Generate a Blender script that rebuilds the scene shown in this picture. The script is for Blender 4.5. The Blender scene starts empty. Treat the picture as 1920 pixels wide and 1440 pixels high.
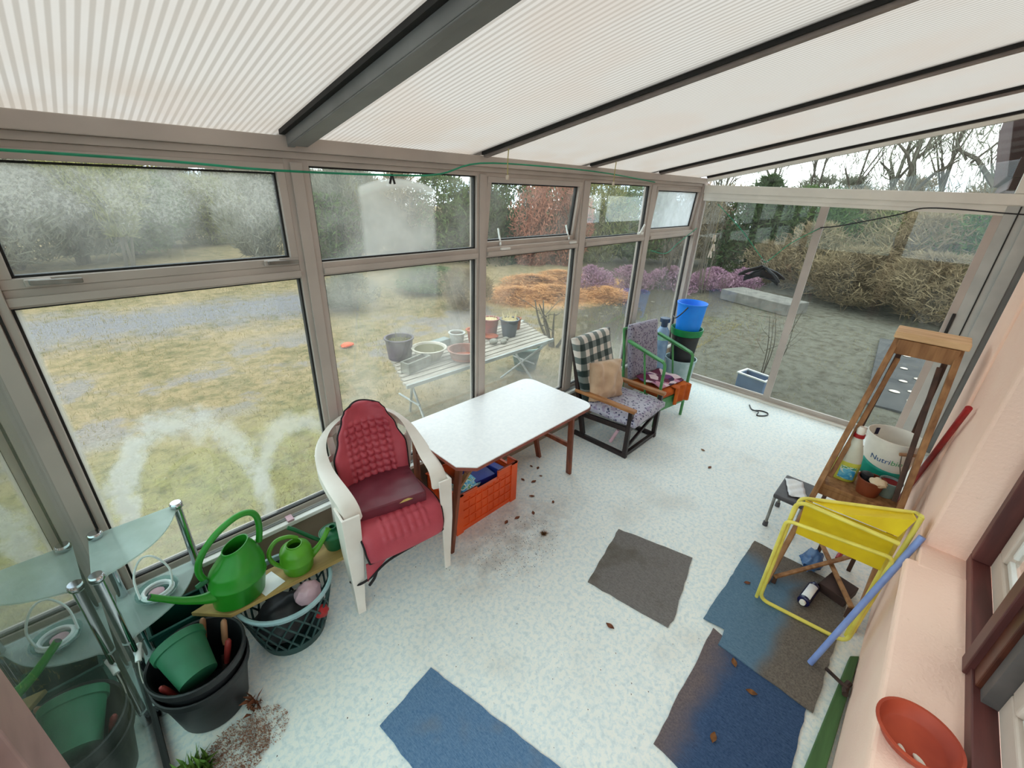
import bpy, bmesh, math, random
from mathutils import Vector, Matrix, noise
random.seed(11)
C = bpy.context.scene.collection
PI = math.pi
S2 = math.sin; C2 = math.cos
ORG = {}

# ---------------------------------------------------------------- helpers
class MB:
    """collects shapes in world coordinates; build() links them as ONE mesh object"""
    def __init__(s, M=None):
        s.v = []; s.f = []; s.M = M or Matrix()
    def add(s, vs, fs):
        n = len(s.v)
        s.v += [s.M @ Vector(v) for v in vs]
        s.f += [tuple(i + n for i in f) for f in fs]
        return s
    def box(s, x0, x1, y0, y1, z0, z1):
        vs = [(x, y, z) for z in (z0, z1) for y in (y0, y1) for x in (x0, x1)]
        return s.add(vs, [(0, 2, 3, 1), (4, 5, 7, 6), (0, 1, 5, 4), (2, 6, 7, 3), (0, 4, 6, 2), (1, 3, 7, 5)])
    def bar(s, p, q, w, h, up=(0, 0, 1)):
        p = Vector(p); q = Vector(q); d = (q - p).normalized(); up = Vector(up)
        a = d.cross(up)
        if a.length < 1e-4: a = d.cross(Vector((1, 0, 0)))
        a.normalize(); b = a.cross(d).normalized()
        vs = []
        for e in (p, q):
            for i, j in ((-1, -1), (1, -1), (1, 1), (-1, 1)):
                vs.append(e + a * (i * w / 2) + b * (j * h / 2))
        return s.add(vs, [(3, 2, 1, 0), (4, 5, 6, 7), (0, 1, 5, 4), (1, 2, 6, 5), (2, 3, 7, 6), (3, 0, 4, 7)])
    def tube(s, pts, r, n=8, closed=False):
        pts = [Vector(p) for p in pts]; m = len(pts)
        rs = r if isinstance(r, (list, tuple)) else [r] * m
        rings = []; prev = None
        for i in range(m):
            if closed: d = pts[(i + 1) % m] - pts[i - 1]
            else: d = pts[min(i + 1, m - 1)] - pts[max(i - 1, 0)]
            if d.length < 1e-9: d = Vector((0, 0, 1))
            d.normalize()
            if prev is None:
                a = d.orthogonal().normalized()
            else:
                a = prev - d * prev.dot(d)
                if a.length < 1e-6: a = d.orthogonal()
                a.normalize()
            prev = a; b = d.cross(a)
            rings.append([pts[i] + (a * C2(2 * PI * k / n) + b * S2(2 * PI * k / n)) * rs[i] for k in range(n)])
        vs = [v for rg in rings for v in rg]; fs = []
        for i in range(m if closed else m - 1):
            j = (i + 1) % m
            for k in range(n):
                l = (k + 1) % n
                fs.append((i * n + k, i * n + l, j * n + l, j * n + k))
        if not closed:
            fs.append(tuple(range(n - 1, -1, -1))); fs.append(tuple((m - 1) * n + k for k in range(n)))
        return s.add(vs, fs)
    def lathe(s, prof, c=(0, 0, 0), n=28, M=None, sx=1, sy=1):
        """prof: list of (r, z); outer wall up and inner wall down for a vessel"""
        M = M or Matrix(); c = Vector(c); vs = []; fs = []; idx = []
        for r, z in prof:
            if r < 1e-6:
                idx.append([len(vs)] * n); vs.append(c + M @ Vector((0, 0, z)))
            else:
                idx.append(list(range(len(vs), len(vs) + n)))
                vs += [c + M @ Vector((r * sx * C2(2 * PI * k / n), r * sy * S2(2 * PI * k / n), z)) for k in range(n)]
        for i in range(len(prof) - 1):
            A, B = idx[i], idx[i + 1]
            for k in range(n):
                l = (k + 1) % n
                f = []
                for q in (A[k], A[l], B[l], B[k]):
                    if q not in f: f.append(q)
                if len(f) > 2: fs.append(tuple(f))
        return s.add(vs, fs)
    def prism(s, poly, vec):
        """poly: list of 3D points, extruded by vec"""
        n = len(poly); vec = Vector(vec)
        vs = [Vector(p) for p in poly] + [Vector(p) + vec for p in poly]
        fs = [tuple(range(n - 1, -1, -1)), tuple(range(n, 2 * n))]
        fs += [(i, (i + 1) % n, n + (i + 1) % n, n + i) for i in range(n)]
        return s.add(vs, fs)
    def ball(s, c, r, nu=12, nv=8):
        if not isinstance(r, (tuple, list)): r = (r, r, r)
        prof = [(S2(PI * i / nv), -C2(PI * i / nv)) for i in range(nv + 1)]
        prof[0] = (0, -1); prof[-1] = (0, 1)
        M = Matrix.Diagonal((r[0], r[1], r[2])).to_4x4()
        return s.lathe(prof, c, nu, M)
    def grid(s, fn, nu, nv):
        vs = [fn(i / nu, j / nv) for j in range(nv + 1) for i in range(nu + 1)]
        fs = [(j * (nu + 1) + i, j * (nu + 1) + i + 1, (j + 1) * (nu + 1) + i + 1, (j + 1) * (nu + 1) + i) for j in range(nv) for i in range(nu)]
        return s.add(vs, fs)
    def slab(s, fn, nu, nv):
        """closed pad: fn(u, v, side) side +1 top, -1 bottom"""
        n0 = len(s.v); N = (nu + 1) * (nv + 1)
        vs = [fn(i / nu, j / nv, 1) for j in range(nv + 1) for i in range(nu + 1)]
        vs += [fn(i / nu, j / nv, -1) for j in range(nv + 1) for i in range(nu + 1)]
        g = lambda i, j: j * (nu + 1) + i
        fs = []
        for j in range(nv):
            for i in range(nu):
                fs.append((g(i, j), g(i + 1, j), g(i + 1, j + 1), g(i, j + 1)))
                fs.append((N + g(i, j), N + g(i, j + 1), N + g(i + 1, j + 1), N + g(i + 1, j)))
        ring = [g(i, 0) for i in range(nu)] + [g(nu, j) for j in range(nv)] + [g(i, nv) for i in range(nu, 0, -1)] + [g(0, j) for j in range(nv, 0, -1)]
        for k in range(len(ring)):
            a, b = ring[k], ring[(k + 1) % len(ring)]
            fs.append((b, a, N + a, N + b))
        return s.add(vs, fs)
    def build(s, name, m, parent=None, smooth=False, bevel=0, solid=0, sub=0, kind=None, org=None, angle=40, normals=True):
        if parent is not None: o3 = ORG[parent]
        elif org is not None: o3 = Vector(org)
        else:
            xs = [v.x for v in s.v]; ys = [v.y for v in s.v]; zs = [v.z for v in s.v]
            o3 = Vector(((min(xs) + max(xs)) / 2, (min(ys) + max(ys)) / 2, min(zs)))
        me = bpy.data.meshes.new(name)
        me.from_pydata([tuple(v - o3) for v in s.v], [], s.f)
        if normals:
            bm = bmesh.new(); bm.from_mesh(me)
            bmesh.ops.recalc_face_normals(bm, faces=bm.faces)
            bm.to_mesh(me); bm.free()
        me.materials.append(m)
        if smooth:
            me.shade_smooth()
            if normals: me.set_sharp_from_angle(angle=math.radians(angle))
        o = bpy.data.objects.new(name, me); C.objects.link(o)
        ORG[o] = o3
        if parent is not None: o.parent = parent
        else: o.location = o3
        if bevel:
            b = o.modifiers.new('bevel', 'BEVEL'); b.width = bevel; b.segments = 2; b.limit_method = 'ANGLE'; b.angle_limit = math.radians(40)
        if solid:
            b = o.modifiers.new('solid', 'SOLIDIFY'); b.thickness = solid; b.offset = 0
        if sub:
            b = o.modifiers.new('sub', 'SUBSURF'); b.levels = sub; b.render_levels = sub
        if kind: o['kind'] = kind
        return o

def tag(o, label, cat, group=None, kind=None):
    o['label'] = label; o['category'] = cat
    if group: o['group'] = group
    if kind: o['kind'] = kind
    return o
def thing(name, label, cat, loc=(0, 0, 0), group=None):
    o = bpy.data.objects.new(name, None); C.objects.link(o); o.location = loc
    o.empty_display_size = .05
    ORG[o] = Vector(loc)
    return tag(o, label, cat, group)
def setting(name, loc=(0, 0, 0)):
    o = bpy.data.objects.new(name, None); C.objects.link(o); o.location = loc; ORG[o] = Vector(loc)
    o['kind'] = 'structure'; return o
def copy_tree(o, parent=None):
    c = o.copy(); C.objects.link(c); c.parent = parent; ORG[c] = ORG[o]
    for ch in list(o.children): copy_tree(ch, c)
    return c
def rot(deg, axis='Z'): return Matrix.Rotation(math.radians(deg), 4, axis)
def at(x, y, z, deg=0): return Matrix.Translation((x, y, z)) @ rot(deg)
def lerp(a, b, t): return a + (b - a) * t
def smooth(pts, n=6):
    """Catmull-Rom through pts"""
    P = [Vector(p) for p in pts]; out = []
    for i in range(len(P) - 1):
        p0, p1, p2, p3 = P[max(i - 1, 0)], P[i], P[i + 1], P[min(i + 2, len(P) - 1)]
        for k in range(n):
            t = k / n
            out.append(.5 * ((2 * p1) + (p2 - p0) * t + (2 * p0 - 5 * p1 + 4 * p2 - p3) * t * t + (3 * p1 - p0 - 3 * p2 + p3) * t ** 3))
    out.append(P[-1]); return out

# ---------------------------------------------------------------- materials
def lin(c):
    return tuple(((x / 255) / 12.92 if x / 255 <= .04045 else ((x / 255 + .055) / 1.055) ** 2.4) for x in c[:3]) + (1,)
class NT:
    def __init__(s, name):
        s.m = bpy.data.materials.new(name); s.m.use_nodes = True
        s.t = s.m.node_tree; s.t.nodes.clear()
        s.out = s.n('ShaderNodeOutputMaterial')
    def n(s, t, **k):
        o = s.t.nodes.new(t)
        for a, b in k.items(): setattr(o, a, b)
        return o
    def l(s, a, b): s.t.links.new(a, b)
    def put(s, sock, v):
        if hasattr(v, 'is_output'): s.l(v, sock)
        else: sock.default_value = v
    def coord(s, kind='Object', scale=(1, 1, 1), rotz=0):
        tc = s.n('ShaderNodeTexCoord'); mp = s.n('ShaderNodeMapping')
        mp.inputs['Scale'].default_value = scale; mp.inputs['Rotation'].default_value = (0, 0, rotz)
        s.l(tc.outputs[kind], mp.inputs[0]); return mp.outputs[0]
    def pos(s): return s.n('ShaderNodeNewGeometry').outputs['Position']
    def noise(s, v, scale, detail=3, rough=.5, dist=0):
        o = s.n('ShaderNodeTexNoise'); s.l(v, o.inputs['Vector'])
        o.inputs['Scale'].default_value = scale; o.inputs['Detail'].default_value = detail
        o.inputs['Roughness'].default_value = rough; o.inputs['Distortion'].default_value = dist
        return o.outputs['Fac']
    def voro(s, v, scale, feature='F1', out='Distance'):
        o = s.n('ShaderNodeTexVoronoi'); o.feature = feature; s.l(v, o.inputs['Vector']); o.inputs['Scale'].default_value = scale
        return o.outputs[out]
    def ramp(s, f, stops, interp='LINEAR'):
        o = s.n('ShaderNodeValToRGB'); s.l(f, o.inputs[0]); e = o.color_ramp.elements; o.color_ramp.interpolation = interp
        while len(e) < len(stops): e.new(.5)
        for i, (p, c) in enumerate(stops):
            e[i].position = p; e[i].color = c if len(c) == 4 else lin(c)
        return o.outputs[0]
    def step(s, f, a, b):
        o = s.n('ShaderNodeMapRange'); o.interpolation_type = 'SMOOTHSTEP'
        s.put(o.inputs['Value'], f); o.inputs['From Min'].default_value = a; o.inputs['From Max'].default_value = b
        o.inputs['To Min'].default_value = 0; o.inputs['To Max'].default_value = 1
        return o.outputs[0]
    def math(s, op, a, b=0, c=0):
        o = s.n('ShaderNodeMath', operation=op); s.put(o.inputs[0], a); s.put(o.inputs[1], b); s.put(o.inputs[2], c); return o.outputs[0]
    def mix(s, f, a, b, mode='MIX'):
        o = s.n('ShaderNodeMix', data_type='RGBA', blend_type=mode); o.clamp_factor = True
        s.put(o.inputs['Factor'], f)
        s.put(o.inputs[6], a if hasattr(a, 'is_output') else (lin(a) if len(a) == 3 else a))
        s.put(o.inputs[7], b if hasattr(b, 'is_output') else (lin(b) if len(b) == 3 else b))
        return o.outputs[2]
    def xyz(s, v):
        o = s.n('ShaderNodeSeparateXYZ'); s.l(v, o.inputs[0]); return o.outputs
    def bump(s, h, d=.01, st=.5):
        o = s.n('ShaderNodeBump'); s.l(h, o.inputs['Height']); o.inputs['Distance'].default_value = d; o.inputs['Strength'].default_value = st
        return o.outputs[0]
    def bsdf(s, col, rough=.6, metal=0, normal=None, spec=.5, trans=0, alpha=1, ior=1.45, sheen=0):
        o = s.n('ShaderNodeBsdfPrincipled')
        s.put(o.inputs['Base Color'], col if hasattr(col, 'is_output') else (lin(col) if len(col) == 3 else col))
        s.put(o.inputs['Roughness'], rough); o.inputs['Metallic'].default_value = metal
        o.inputs['Specular IOR Level'].default_value = spec; o.inputs['Transmission Weight'].default_value = trans
        o.inputs['IOR'].default_value = ior; o.inputs['Sheen Weight'].default_value = sheen
        if normal is not None: s.l(normal, o.inputs['Normal'])
        return o.outputs[0]
    def done(s, sh): s.l(sh, s.out.inputs[0]); return s.m
def mat(name, a, b=None, rough=.6, metal=0, scale=12, lo=.35, hi=.65, bump=0, bscale=None, stretch=(1, 1, 1), spec=.5, detail=4, sheen=0):
    """two-tone procedural surface"""
    t = NT(name); v = t.coord('Object', stretch)
    if b is None: b = tuple(int(x * .88) for x in a)
    f = t.noise(v, scale, detail)
    col = t.ramp(f, [(lo, a), (hi, b)])
    nm = t.bump(t.noise(v, bscale or scale * 4, 3), bump, .6) if bump else None
    return t.done(t.bsdf(col, rough, metal, nm, spec, sheen=sheen))
M = {}
def defmats():
    M['frame'] = mat('frame_taupe', (190, 178, 169), (174, 163, 155), .45, 0, 3, spec=.5)
    M['frame_grey'] = mat('frame_grey', (232, 229, 220), (220, 217, 208), .42, 0, 4)
    M['frame_mid'] = mat('frame_mid_grey', (186, 188, 184), (168, 170, 167), .42, 0, 4)
    M['pitch'] = mat('gap_black', (14, 14, 14), (20, 19, 19), .9)
    M['gasket'] = mat('gasket_black', (28, 28, 28), (40, 38, 37), .7)
    M['rafter'] = mat('rafter_grey', (130, 131, 130), (116, 117, 116), .5, .1, 5)
    M['upvc'] = mat('upvc_white', (232, 232, 228), (215, 214, 208), .35, 0, 5)
    M['chrome'] = mat('chrome', (215, 218, 222), (190, 194, 200), .12, 1, 3)
    M['metal'] = mat('worn_steel', (165, 164, 160), (120, 116, 110), .4, .8, 9)
    M['black'] = mat('black_plastic', (38, 39, 42), (26, 27, 30), .45)
    M['blackpipe'] = mat('black_piping', (30, 22, 26), (20, 15, 18), .8)
    M['green_can'] = mat('green_plastic', (46, 140, 40), (34, 118, 30), .32, 0, 4)
    M['lime_can'] = mat('lime_plastic', (84, 150, 34), (68, 130, 26), .35, 0, 5)
    M['dark_green'] = mat('dark_green_plastic', (22, 100, 60), (16, 82, 48), .4, 0, 5)
    M['pot_green'] = mat('pot_green', (46, 112, 80), (34, 92, 64), .5, 0, 7)
    M['crate_green'] = mat('crate_dark_green', (10, 70, 60), (8, 54, 46), .5, 0, 5)
    M['teal_grey'] = mat('teal_grey_plastic', (150, 178, 182), (130, 158, 164), .4)
    M['lattice'] = mat('lattice_green', (40, 72, 70), (28, 54, 54), .5)
    M['pink'] = mat('pink_cloth', (206, 170, 180), (186, 148, 160), .8)
    M['red'] = mat('red_paint', (170, 30, 34), (140, 22, 26), .45)
    M['tool_red'] = mat('tool_handle_red', (150, 52, 46), (120, 36, 34), .5)
    M['tool_wood'] = mat('tool_wood', (176, 130, 96), (140, 98, 70), .6, 0, 18, stretch=(1, 1, .2))
    M['plank'] = mat('plank_wood', (176, 148, 88), (138, 112, 62), .7, 0, 9, stretch=(.25, 2, 2), bump=.001)
    M['paper'] = mat('paper_white', (236, 236, 234), (220, 222, 226), .8)
    M['chair_white'] = mat('chair_white_plastic', (236, 228, 220), (218, 208, 198), .42, 0, 4)
    M['table_top'] = tt()
    M['table_edge'] = mat('table_edge_brown', (150, 78, 62), (118, 58, 46), .5, 0, 14)
    M['table_wood'] = mat('table_leg_wood', (128, 66, 40), (96, 46, 28), .5, 0, 12, stretch=(3, 3, .4))
    M['crate'] = mat('crate_orange', (226, 88, 34), (204, 72, 26), .42, 0, 5)
    M['blue_box'] = mat('blue_carton', (24, 46, 140), (18, 34, 108), .45, 0, 6)
    M['cyan_box'] = boxprint()
    M['dark_wood'] = mat('dark_stained_wood', (44, 32, 32), (30, 22, 22), .4, 0, 10, stretch=(3, 3, .5))
    M['arm_wood'] = mat('arm_wood', (170, 118, 72), (136, 88, 50), .5, 0, 10, stretch=(3, .5, 3))
    M['beige'] = mat('beige_velvet', (206, 176, 146), (168, 136, 110), .9, 0, 5, bump=.004, bscale=9, sheen=.3)
    M['orange_cloth'] = mat('orange_cloth', (196, 96, 24), (160, 68, 16), .9, 0, 9, bump=.003, bscale=16)
    M['green_frame'] = mat('green_painted_steel', (84, 152, 92), (60, 122, 68), .45, 0, 10)
    M['blue'] = mat('bright_blue_plastic', (30, 140, 244), (22, 124, 232), .4, 0, 5)
    M['bright_green'] = mat('bright_green_plastic', (24, 140, 78), (18, 118, 62), .4)
    M['milk'] = mat('milky_plastic', (176, 196, 200), (150, 176, 180), .35)
    M['ladder'] = mat('ladder_wood', (166, 122, 80), (126, 86, 52), .65, 0, 11, stretch=(3, 3, .35), bump=.001)
    M['ladder_top'] = mat('ladder_top_wood', (226, 190, 146), (196, 156, 112), .7, 0, 12, stretch=(3, .4, 3), bump=.001)
    M['ladder_dark'] = mat('ladder_dark_wood', (84, 56, 44), (58, 38, 30), .6, 0, 11, stretch=(3, 3, .35))
    M['tub'] = mat('tub_white', (240, 236, 226), (226, 222, 212), .4)
    M['teal'] = mat('label_teal', (20, 158, 142), (16, 140, 126), .45)
    M['ink_blue'] = mat('ink_blue', (40, 92, 150), (34, 80, 134), .5)
    M['ink_green'] = mat('ink_green', (90, 178, 120), (76, 160, 104), .5)
    M['ink_black'] = mat('ink_navy', (36, 34, 70), (30, 28, 56), .5)
    M['terracotta'] = mat('terracotta', (172, 84, 50), (142, 62, 36), .75, 0, 10)
    M['brown_pot'] = mat('brown_plastic_pot', (128, 60, 32), (104, 46, 24), .5, 0, 7)
    M['saucer'] = mat('saucer_terracotta', (184, 76, 48), (152, 56, 36), .55, 0, 6)
    M['grey_pot'] = mat('grey_teal_pot', (134, 156, 154), (116, 138, 138), .5)
    M['yellow_fluid'] = mat('yellow_fluid', (206, 208, 92), (188, 188, 70), .25)
    M['bottle'] = mat('frosted_bottle', (214, 214, 200), (196, 198, 182), .25)
    M['yellow'] = mat('yellow_tube', (236, 222, 104), (216, 200, 84), .35)
    M['yellow_cloth'] = mat('yellow_canvas', (232, 204, 24), (214, 182, 14), .7, 0, 7, bump=.001)
    M['blue_stick'] = mat('blue_handle', (136, 158, 214), (116, 138, 196), .35)
    M['navy'] = mat('navy_can', (26, 26, 70), (20, 20, 54), .25)
    M['dark_box'] = mat('dark_brown_box', (64, 42, 36), (48, 32, 28), .7)
    M['blue_bag'] = mat('blue_plastic_bag', (72, 112, 160), (44, 78, 124), .35, 0, 8, bump=.004, bscale=18)
    M['board_green'] = mat('green_board', (74, 112, 64), (52, 84, 46), .6, 0, 6, stretch=(.3, 3, 3))
    M['rust'] = mat('rusty_iron', (78, 58, 50), (48, 36, 34), .7, .3, 30)
    M['line'] = mat('green_cord', (30, 150, 112), (24, 128, 94), .5)
    M['cord'] = mat('tan_cord', (190, 180, 120), (160, 150, 96), .7)
    M['leaf_dry'] = mat('dry_leaf', (122, 70, 44), (92, 50, 30), .8, 0, 30)
    M['cone'] = mat('brown_tuft', (132, 88, 48), (96, 60, 32), .9, 0, 40)
    M['debris'] = mat('brown_debris', (170, 128, 106), (142, 102, 82), .95, 0, 60)
    M['weed'] = mat('weed_green', (112, 142, 58), (72, 104, 36), .7, 0, 30)
    M['bone'] = mat('white_shell', (226, 214, 200), (198, 184, 166), .6, 0, 20)
    M['brown_frame'] = mat('brown_window_frame', (104, 58, 54), (78, 42, 40), .45, 0, 8, stretch=(.4, 3, .4))
    M['brown_sash'] = mat('brown_stained_sash', (96, 50, 34), (64, 32, 24), .4, 0, 8)
    M['reveal'] = mat('cream_panel', (206, 190, 178), (192, 176, 162), .6, 0, 4)
    M['fascia'] = mat('fascia_brown', (74, 40, 38), (64, 34, 32), .7, 0, 3)
    M['wax'] = mat('wax_white', (226, 232, 232), (206, 214, 216), .3)
    M['stool_top'] = mat('stool_vinyl_grey', (84, 80, 82), (66, 62, 66), .5)
def tt():
    t = NT('table_laminate'); v = t.coord('Object')
    f = t.noise(v, 60, 2); spots = t.step(t.voro(v, 9), .035, .02)
    c = t.mix(t.math('MULTIPLY', spots, .45), t.ramp(f, [(.3, (240, 240, 240)), (.7, (230, 231, 233))]), (120, 124, 128))
    return t.done(t.bsdf(c, t.math('MULTIPLY_ADD', t.noise(v, 14, 4), .25, .22)))
def boxprint():
    t = NT('cyan_carton_print'); v = t.coord('Object')
    f = t.noise(v, 22, 2, .5, 1.5)
    c = t.ramp(f, [(.38, (60, 160, 214)), (.5, (120, 200, 226)), (.56, (236, 236, 220)), (.62, (76, 170, 90)), (.7, (40, 110, 180))])
    return t.done(t.bsdf(c, .45))
def fabric_check():
    t = NT('check_fabric'); v = t.coord('Object'); x, y, z = t.xyz(v)[:3]
    def band(s, p): return t.math('GREATER_THAN', t.math('FRACT', t.math('DIVIDE', s, p)), .5)
    p = .105
    b1 = band(t.math('ADD', x, .02), p); b2 = band(t.math('ADD', z, .01), p)
    s = t.math('ADD', b1, b2)
    c = t.ramp(t.math('DIVIDE', s, 2), [(0, (206, 196, 186)), (.3, (104, 112, 108)), (.75, (26, 44, 42))], 'CONSTANT')
    return t.done(t.bsdf(c, .9, sheen=.2))
def fabric_print(name, base, ink, ink2, scale=34):
    t = NT(name); v = t.coord('Object')
    a = t.step(t.voro(v, scale), .34, .24); b = t.step(t.noise(v, scale * .8, 1), .55, .6)
    c = t.mix(a, base, ink); c = t.mix(t.math('MULTIPLY', b, .7), c, ink2)
    return t.done(t.bsdf(c, .9, sheen=.2))
def fabric_quilt():
    t = NT('patchwork_quilt'); v = t.coord('Object')
    c = t.ramp(t.voro(v, 14, 'F1', 'Color'), [(.2, (96, 34, 62)), (.4, (214, 190, 196)), (.55, (110, 60, 110)), (.7, (190, 130, 150)), (.85, (60, 40, 70))], 'CONSTANT')
    return t.done(t.bsdf(c, .9))
def red_cushion():
    t = NT('crimson_cushion_vinyl'); v = t.coord('Object')
    c = t.ramp(t.noise(v, 9, 4), [(.3, (186, 74, 86)), (.7, (168, 58, 72))])
    return t.done(t.bsdf(c, .5, normal=t.bump(t.noise(v, 240, 2), .0015, .4)))
def maroon():
    t = NT('maroon_vinyl'); v = t.coord('Object')
    c = t.ramp(t.noise(v, 6, 4), [(.3, (118, 50, 62)), (.7, (96, 36, 48))])
    return t.done(t.bsdf(c, .36, normal=t.bump(t.noise(v, 160, 2), .001, .3)))
def rugmat(name, a, b, wear, wearf=None, zone=None):
    """carpet offcut; zone(t, xyz) -> mask of the worn brown-grey area"""
    t = NT(name); v = t.pos(); vs = t.coord('Object')
    st = t.coord('Object', (14, 1.6, 1), .1)
    f = t.noise(v, 120, 3, .7); g = t.noise(st, 26, 3, .6); h = t.noise(v, 5, 4)
    c = t.ramp(t.math('ADD', t.math('MULTIPLY', f, .45), t.math('MULTIPLY', g, .55)), [(.34, a), (.66, b)])
    if zone is not None:
        k = zone(t, t.xyz(v), h)
        w = t.ramp(f, [(.3, wear), (.7, tuple(int(q * .72) for q in wear))])
        c = t.mix(k, c, w)
    else:
        k = t.step(h, .5, .72); c = t.mix(t.math('MULTIPLY', k, .6), c, wear)
    return t.done(t.bsdf(c, .95, normal=t.bump(f, .004, .7), spec=.1))
def floor_mat():
    t = NT('lino_mottled'); v = t.pos()
    a = t.noise(v, 46, 5, .65, .3); b = t.noise(v, 11, 4, .6); d = t.noise(v, 1.3, 4, .6); e = t.noise(v, 75, 2)
    c = t.ramp(a, [(.34, (203, 214, 215)), (.46, (218, 227, 227)), (.56, (235, 236, 229)), (.7, (226, 231, 229))])
    c = t.mix(t.math('MULTIPLY', t.step(b, .45, .7), .22), c, (206, 220, 224))
    c = t.mix(t.math('MULTIPLY', t.step(d, .5, .75), .38), c, (176, 168, 158))
    c = t.mix(t.math('MULTIPLY', t.step(e, .68, .76), .35), c, (120, 116, 112))
    # rubbed-in dirt beside the orange crate and table legs
    x, y, z = t.xyz(v)[:3]
    dx = t.math('DIVIDE', t.math('SUBTRACT', x, .72), .55); dy = t.math('DIVIDE', t.math('SUBTRACT', y, 1.62), .28)
    q = t.math('ADD', t.math('MULTIPLY', dx, dx), t.math('MULTIPLY', dy, dy))
    k = t.math('MULTIPLY', t.step(q, 1.5, 0), t.step(t.noise(v, 6, 5, .65), .38, .62))
    c = t.mix(t.math('MULTIPLY', k, .4), c, (146, 126, 112))
    # pale drip marks
    drip = t.math('MULTIPLY', t.step(t.noise(t.coord('Object', (2.5, 22, 1), .9), 1.3, 2), .64, .72), t.step(d, .4, .55))
    c = t.mix(t.math('MULTIPLY', drip, .35), c, (236, 236, 232))
    return t.done(t.bsdf(c, t.math('MULTIPLY_ADD', b, .2, .42), normal=t.bump(t.noise(v, 3, 3), .02, .25), spec=.4))
def wall_mat(name, a, b):
    t = NT(name); v = t.pos()
    c = t.ramp(t.noise(v, 3, 4), [(.3, a), (.7, b)])
    c = t.mix(t.math('MULTIPLY', t.step(t.noise(v, 22, 5, .7), .62, .74), .35), c, (190, 160, 130))
    return t.done(t.bsdf(c, .9, normal=t.bump(t.noise(v, 90, 3), .003, .7)))
def roof_mat():
    t = NT('polycarbonate_sheet'); v = t.pos(); x, y, z = t.xyz(v)[:3]
    w = t.math('FRACT', t.math('DIVIDE', x, .0215))
    tri = t.math('ABSOLUTE', t.math('SUBTRACT', w, .5))
    rib = t.step(tri, .14, .3)
    c = t.mix(rib, (180, 176, 169), (205, 203, 198))
    d = t.noise(t.coord('Object', (1, 1, 1)), 2.2, 4)
    c = t.mix(t.math('MULTIPLY', t.step(d, .45, .7), .3), c, (194, 184, 174))
    g = t.math('MULTIPLY', t.step(y, 1.7, 2.25), t.step(t.noise(v, 5, 4), .35, .65))
    c = t.mix(t.math('MULTIPLY', g, .3), c, (186, 174, 160))
    tr = t.n('ShaderNodeBsdfTranslucent'); t.l(c, tr.inputs[0])
    df = t.n('ShaderNodeBsdfDiffuse'); t.l(c, df.inputs[0])
    gl = t.n('ShaderNodeBsdfGlossy'); gl.inputs['Roughness'].default_value = .3
    m1 = t.n('ShaderNodeMixShader'); m1.inputs[0].default_value = .22; t.l(tr.outputs[0], m1.inputs[1]); t.l(df.outputs[0], m1.inputs[2])
    m2 = t.n('ShaderNodeMixShader'); m2.inputs[0].default_value = .04; t.l(m1.outputs[0], m2.inputs[1]); t.l(gl.outputs[0], m2.inputs[2])
    return t.done(m2.outputs[0])
def glass_mat(name, haze=.05, hazevar=.1, tint=(236, 242, 240), hz=(226, 228, 222), stain=None, refl=1.0, seed=0, streak=.0):
    """thin pane: clear transmission + Fresnel mirror + a film of dirt / condensation / painted reflection"""
    t = NT(name); v = t.pos()
    vv = t.n('ShaderNodeVectorMath', operation='ADD'); t.l(v, vv.inputs[0]); vv.inputs[1].default_value = (seed * 3.1, seed, seed * 1.7); v2 = vv.outputs[0]
    tr = t.n('ShaderNodeBsdfTransparent'); tr.inputs[0].default_value = lin(tint)
    gl = t.n('ShaderNodeBsdfGlossy'); gl.inputs['Roughness'].default_value = .0
    fr = t.n('ShaderNodeFresnel'); bk = t.n('ShaderNodeNewGeometry').outputs['Backfacing']; t.l(t.math('MULTIPLY_ADD', bk, 1 / 1.5 - 1.5, 1.5), fr.inputs['IOR'])   # same mirror strength from both faces
    m1 = t.n('ShaderNodeMixShader'); t.l(t.math('MULTIPLY', fr.outputs[0], refl), m1.inputs[0]); t.l(tr.outputs[0], m1.inputs[1]); t.l(gl.outputs[0], m1.inputs[2])
    df = t.n('ShaderNodeBsdfDiffuse'); df.inputs[0].default_value = lin(hz)
    tl = t.n('ShaderNodeBsdfTranslucent'); tl.inputs[0].default_value = lin(hz)
    md = t.n('ShaderNodeMixShader'); md.inputs[0].default_value = .5; t.l(df.outputs[0], md.inputs[1]); t.l(tl.outputs[0], md.inputs[2])
    n1 = t.step(t.noise(v2, 2.4, 5, .6), .38, .72)
    f = t.math('MULTIPLY_ADD', n1, hazevar, haze)
    if streak:
        mp = t.n('ShaderNodeMapping'); mp.inputs['Scale'].default_value = (9, 9, .7); t.l(v2, mp.inputs[0])
        f = t.math('ADD', f, t.math('MULTIPLY', t.step(t.noise(mp.outputs[0], 1.6, 3), .55, .75), streak))
    if stain: f = t.math('ADD', f, stain(t, v, t.xyz(v)))
    f = t.math('MINIMUM', f, .8)
    m2 = t.n('ShaderNodeMixShader'); t.l(f, m2.inputs[0]); t.l(m1.outputs[0], m2.inputs[1]); t.l(md.outputs[0], m2.inputs[2])
    return t.done(m2.outputs[0])
def foliage(name, a, b, rough=.8, scale=3):
    t = NT(name); v = t.coord('Object')
    c = t.ramp(t.noise(v, scale, 3), [(.3, a), (.7, b)])
    d = t.n('ShaderNodeBsdfDiffuse'); t.l(c, d.inputs[0])
    tl = t.n('ShaderNodeBsdfTranslucent'); t.l(c, tl.inputs[0])
    m = t.n('ShaderNodeMixShader'); m.inputs[0].default_value = .3; t.l(d.outputs[0], m.inputs[1]); t.l(tl.outputs[0], m.inputs[2])
    return t.done(m.outputs[0])
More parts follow.
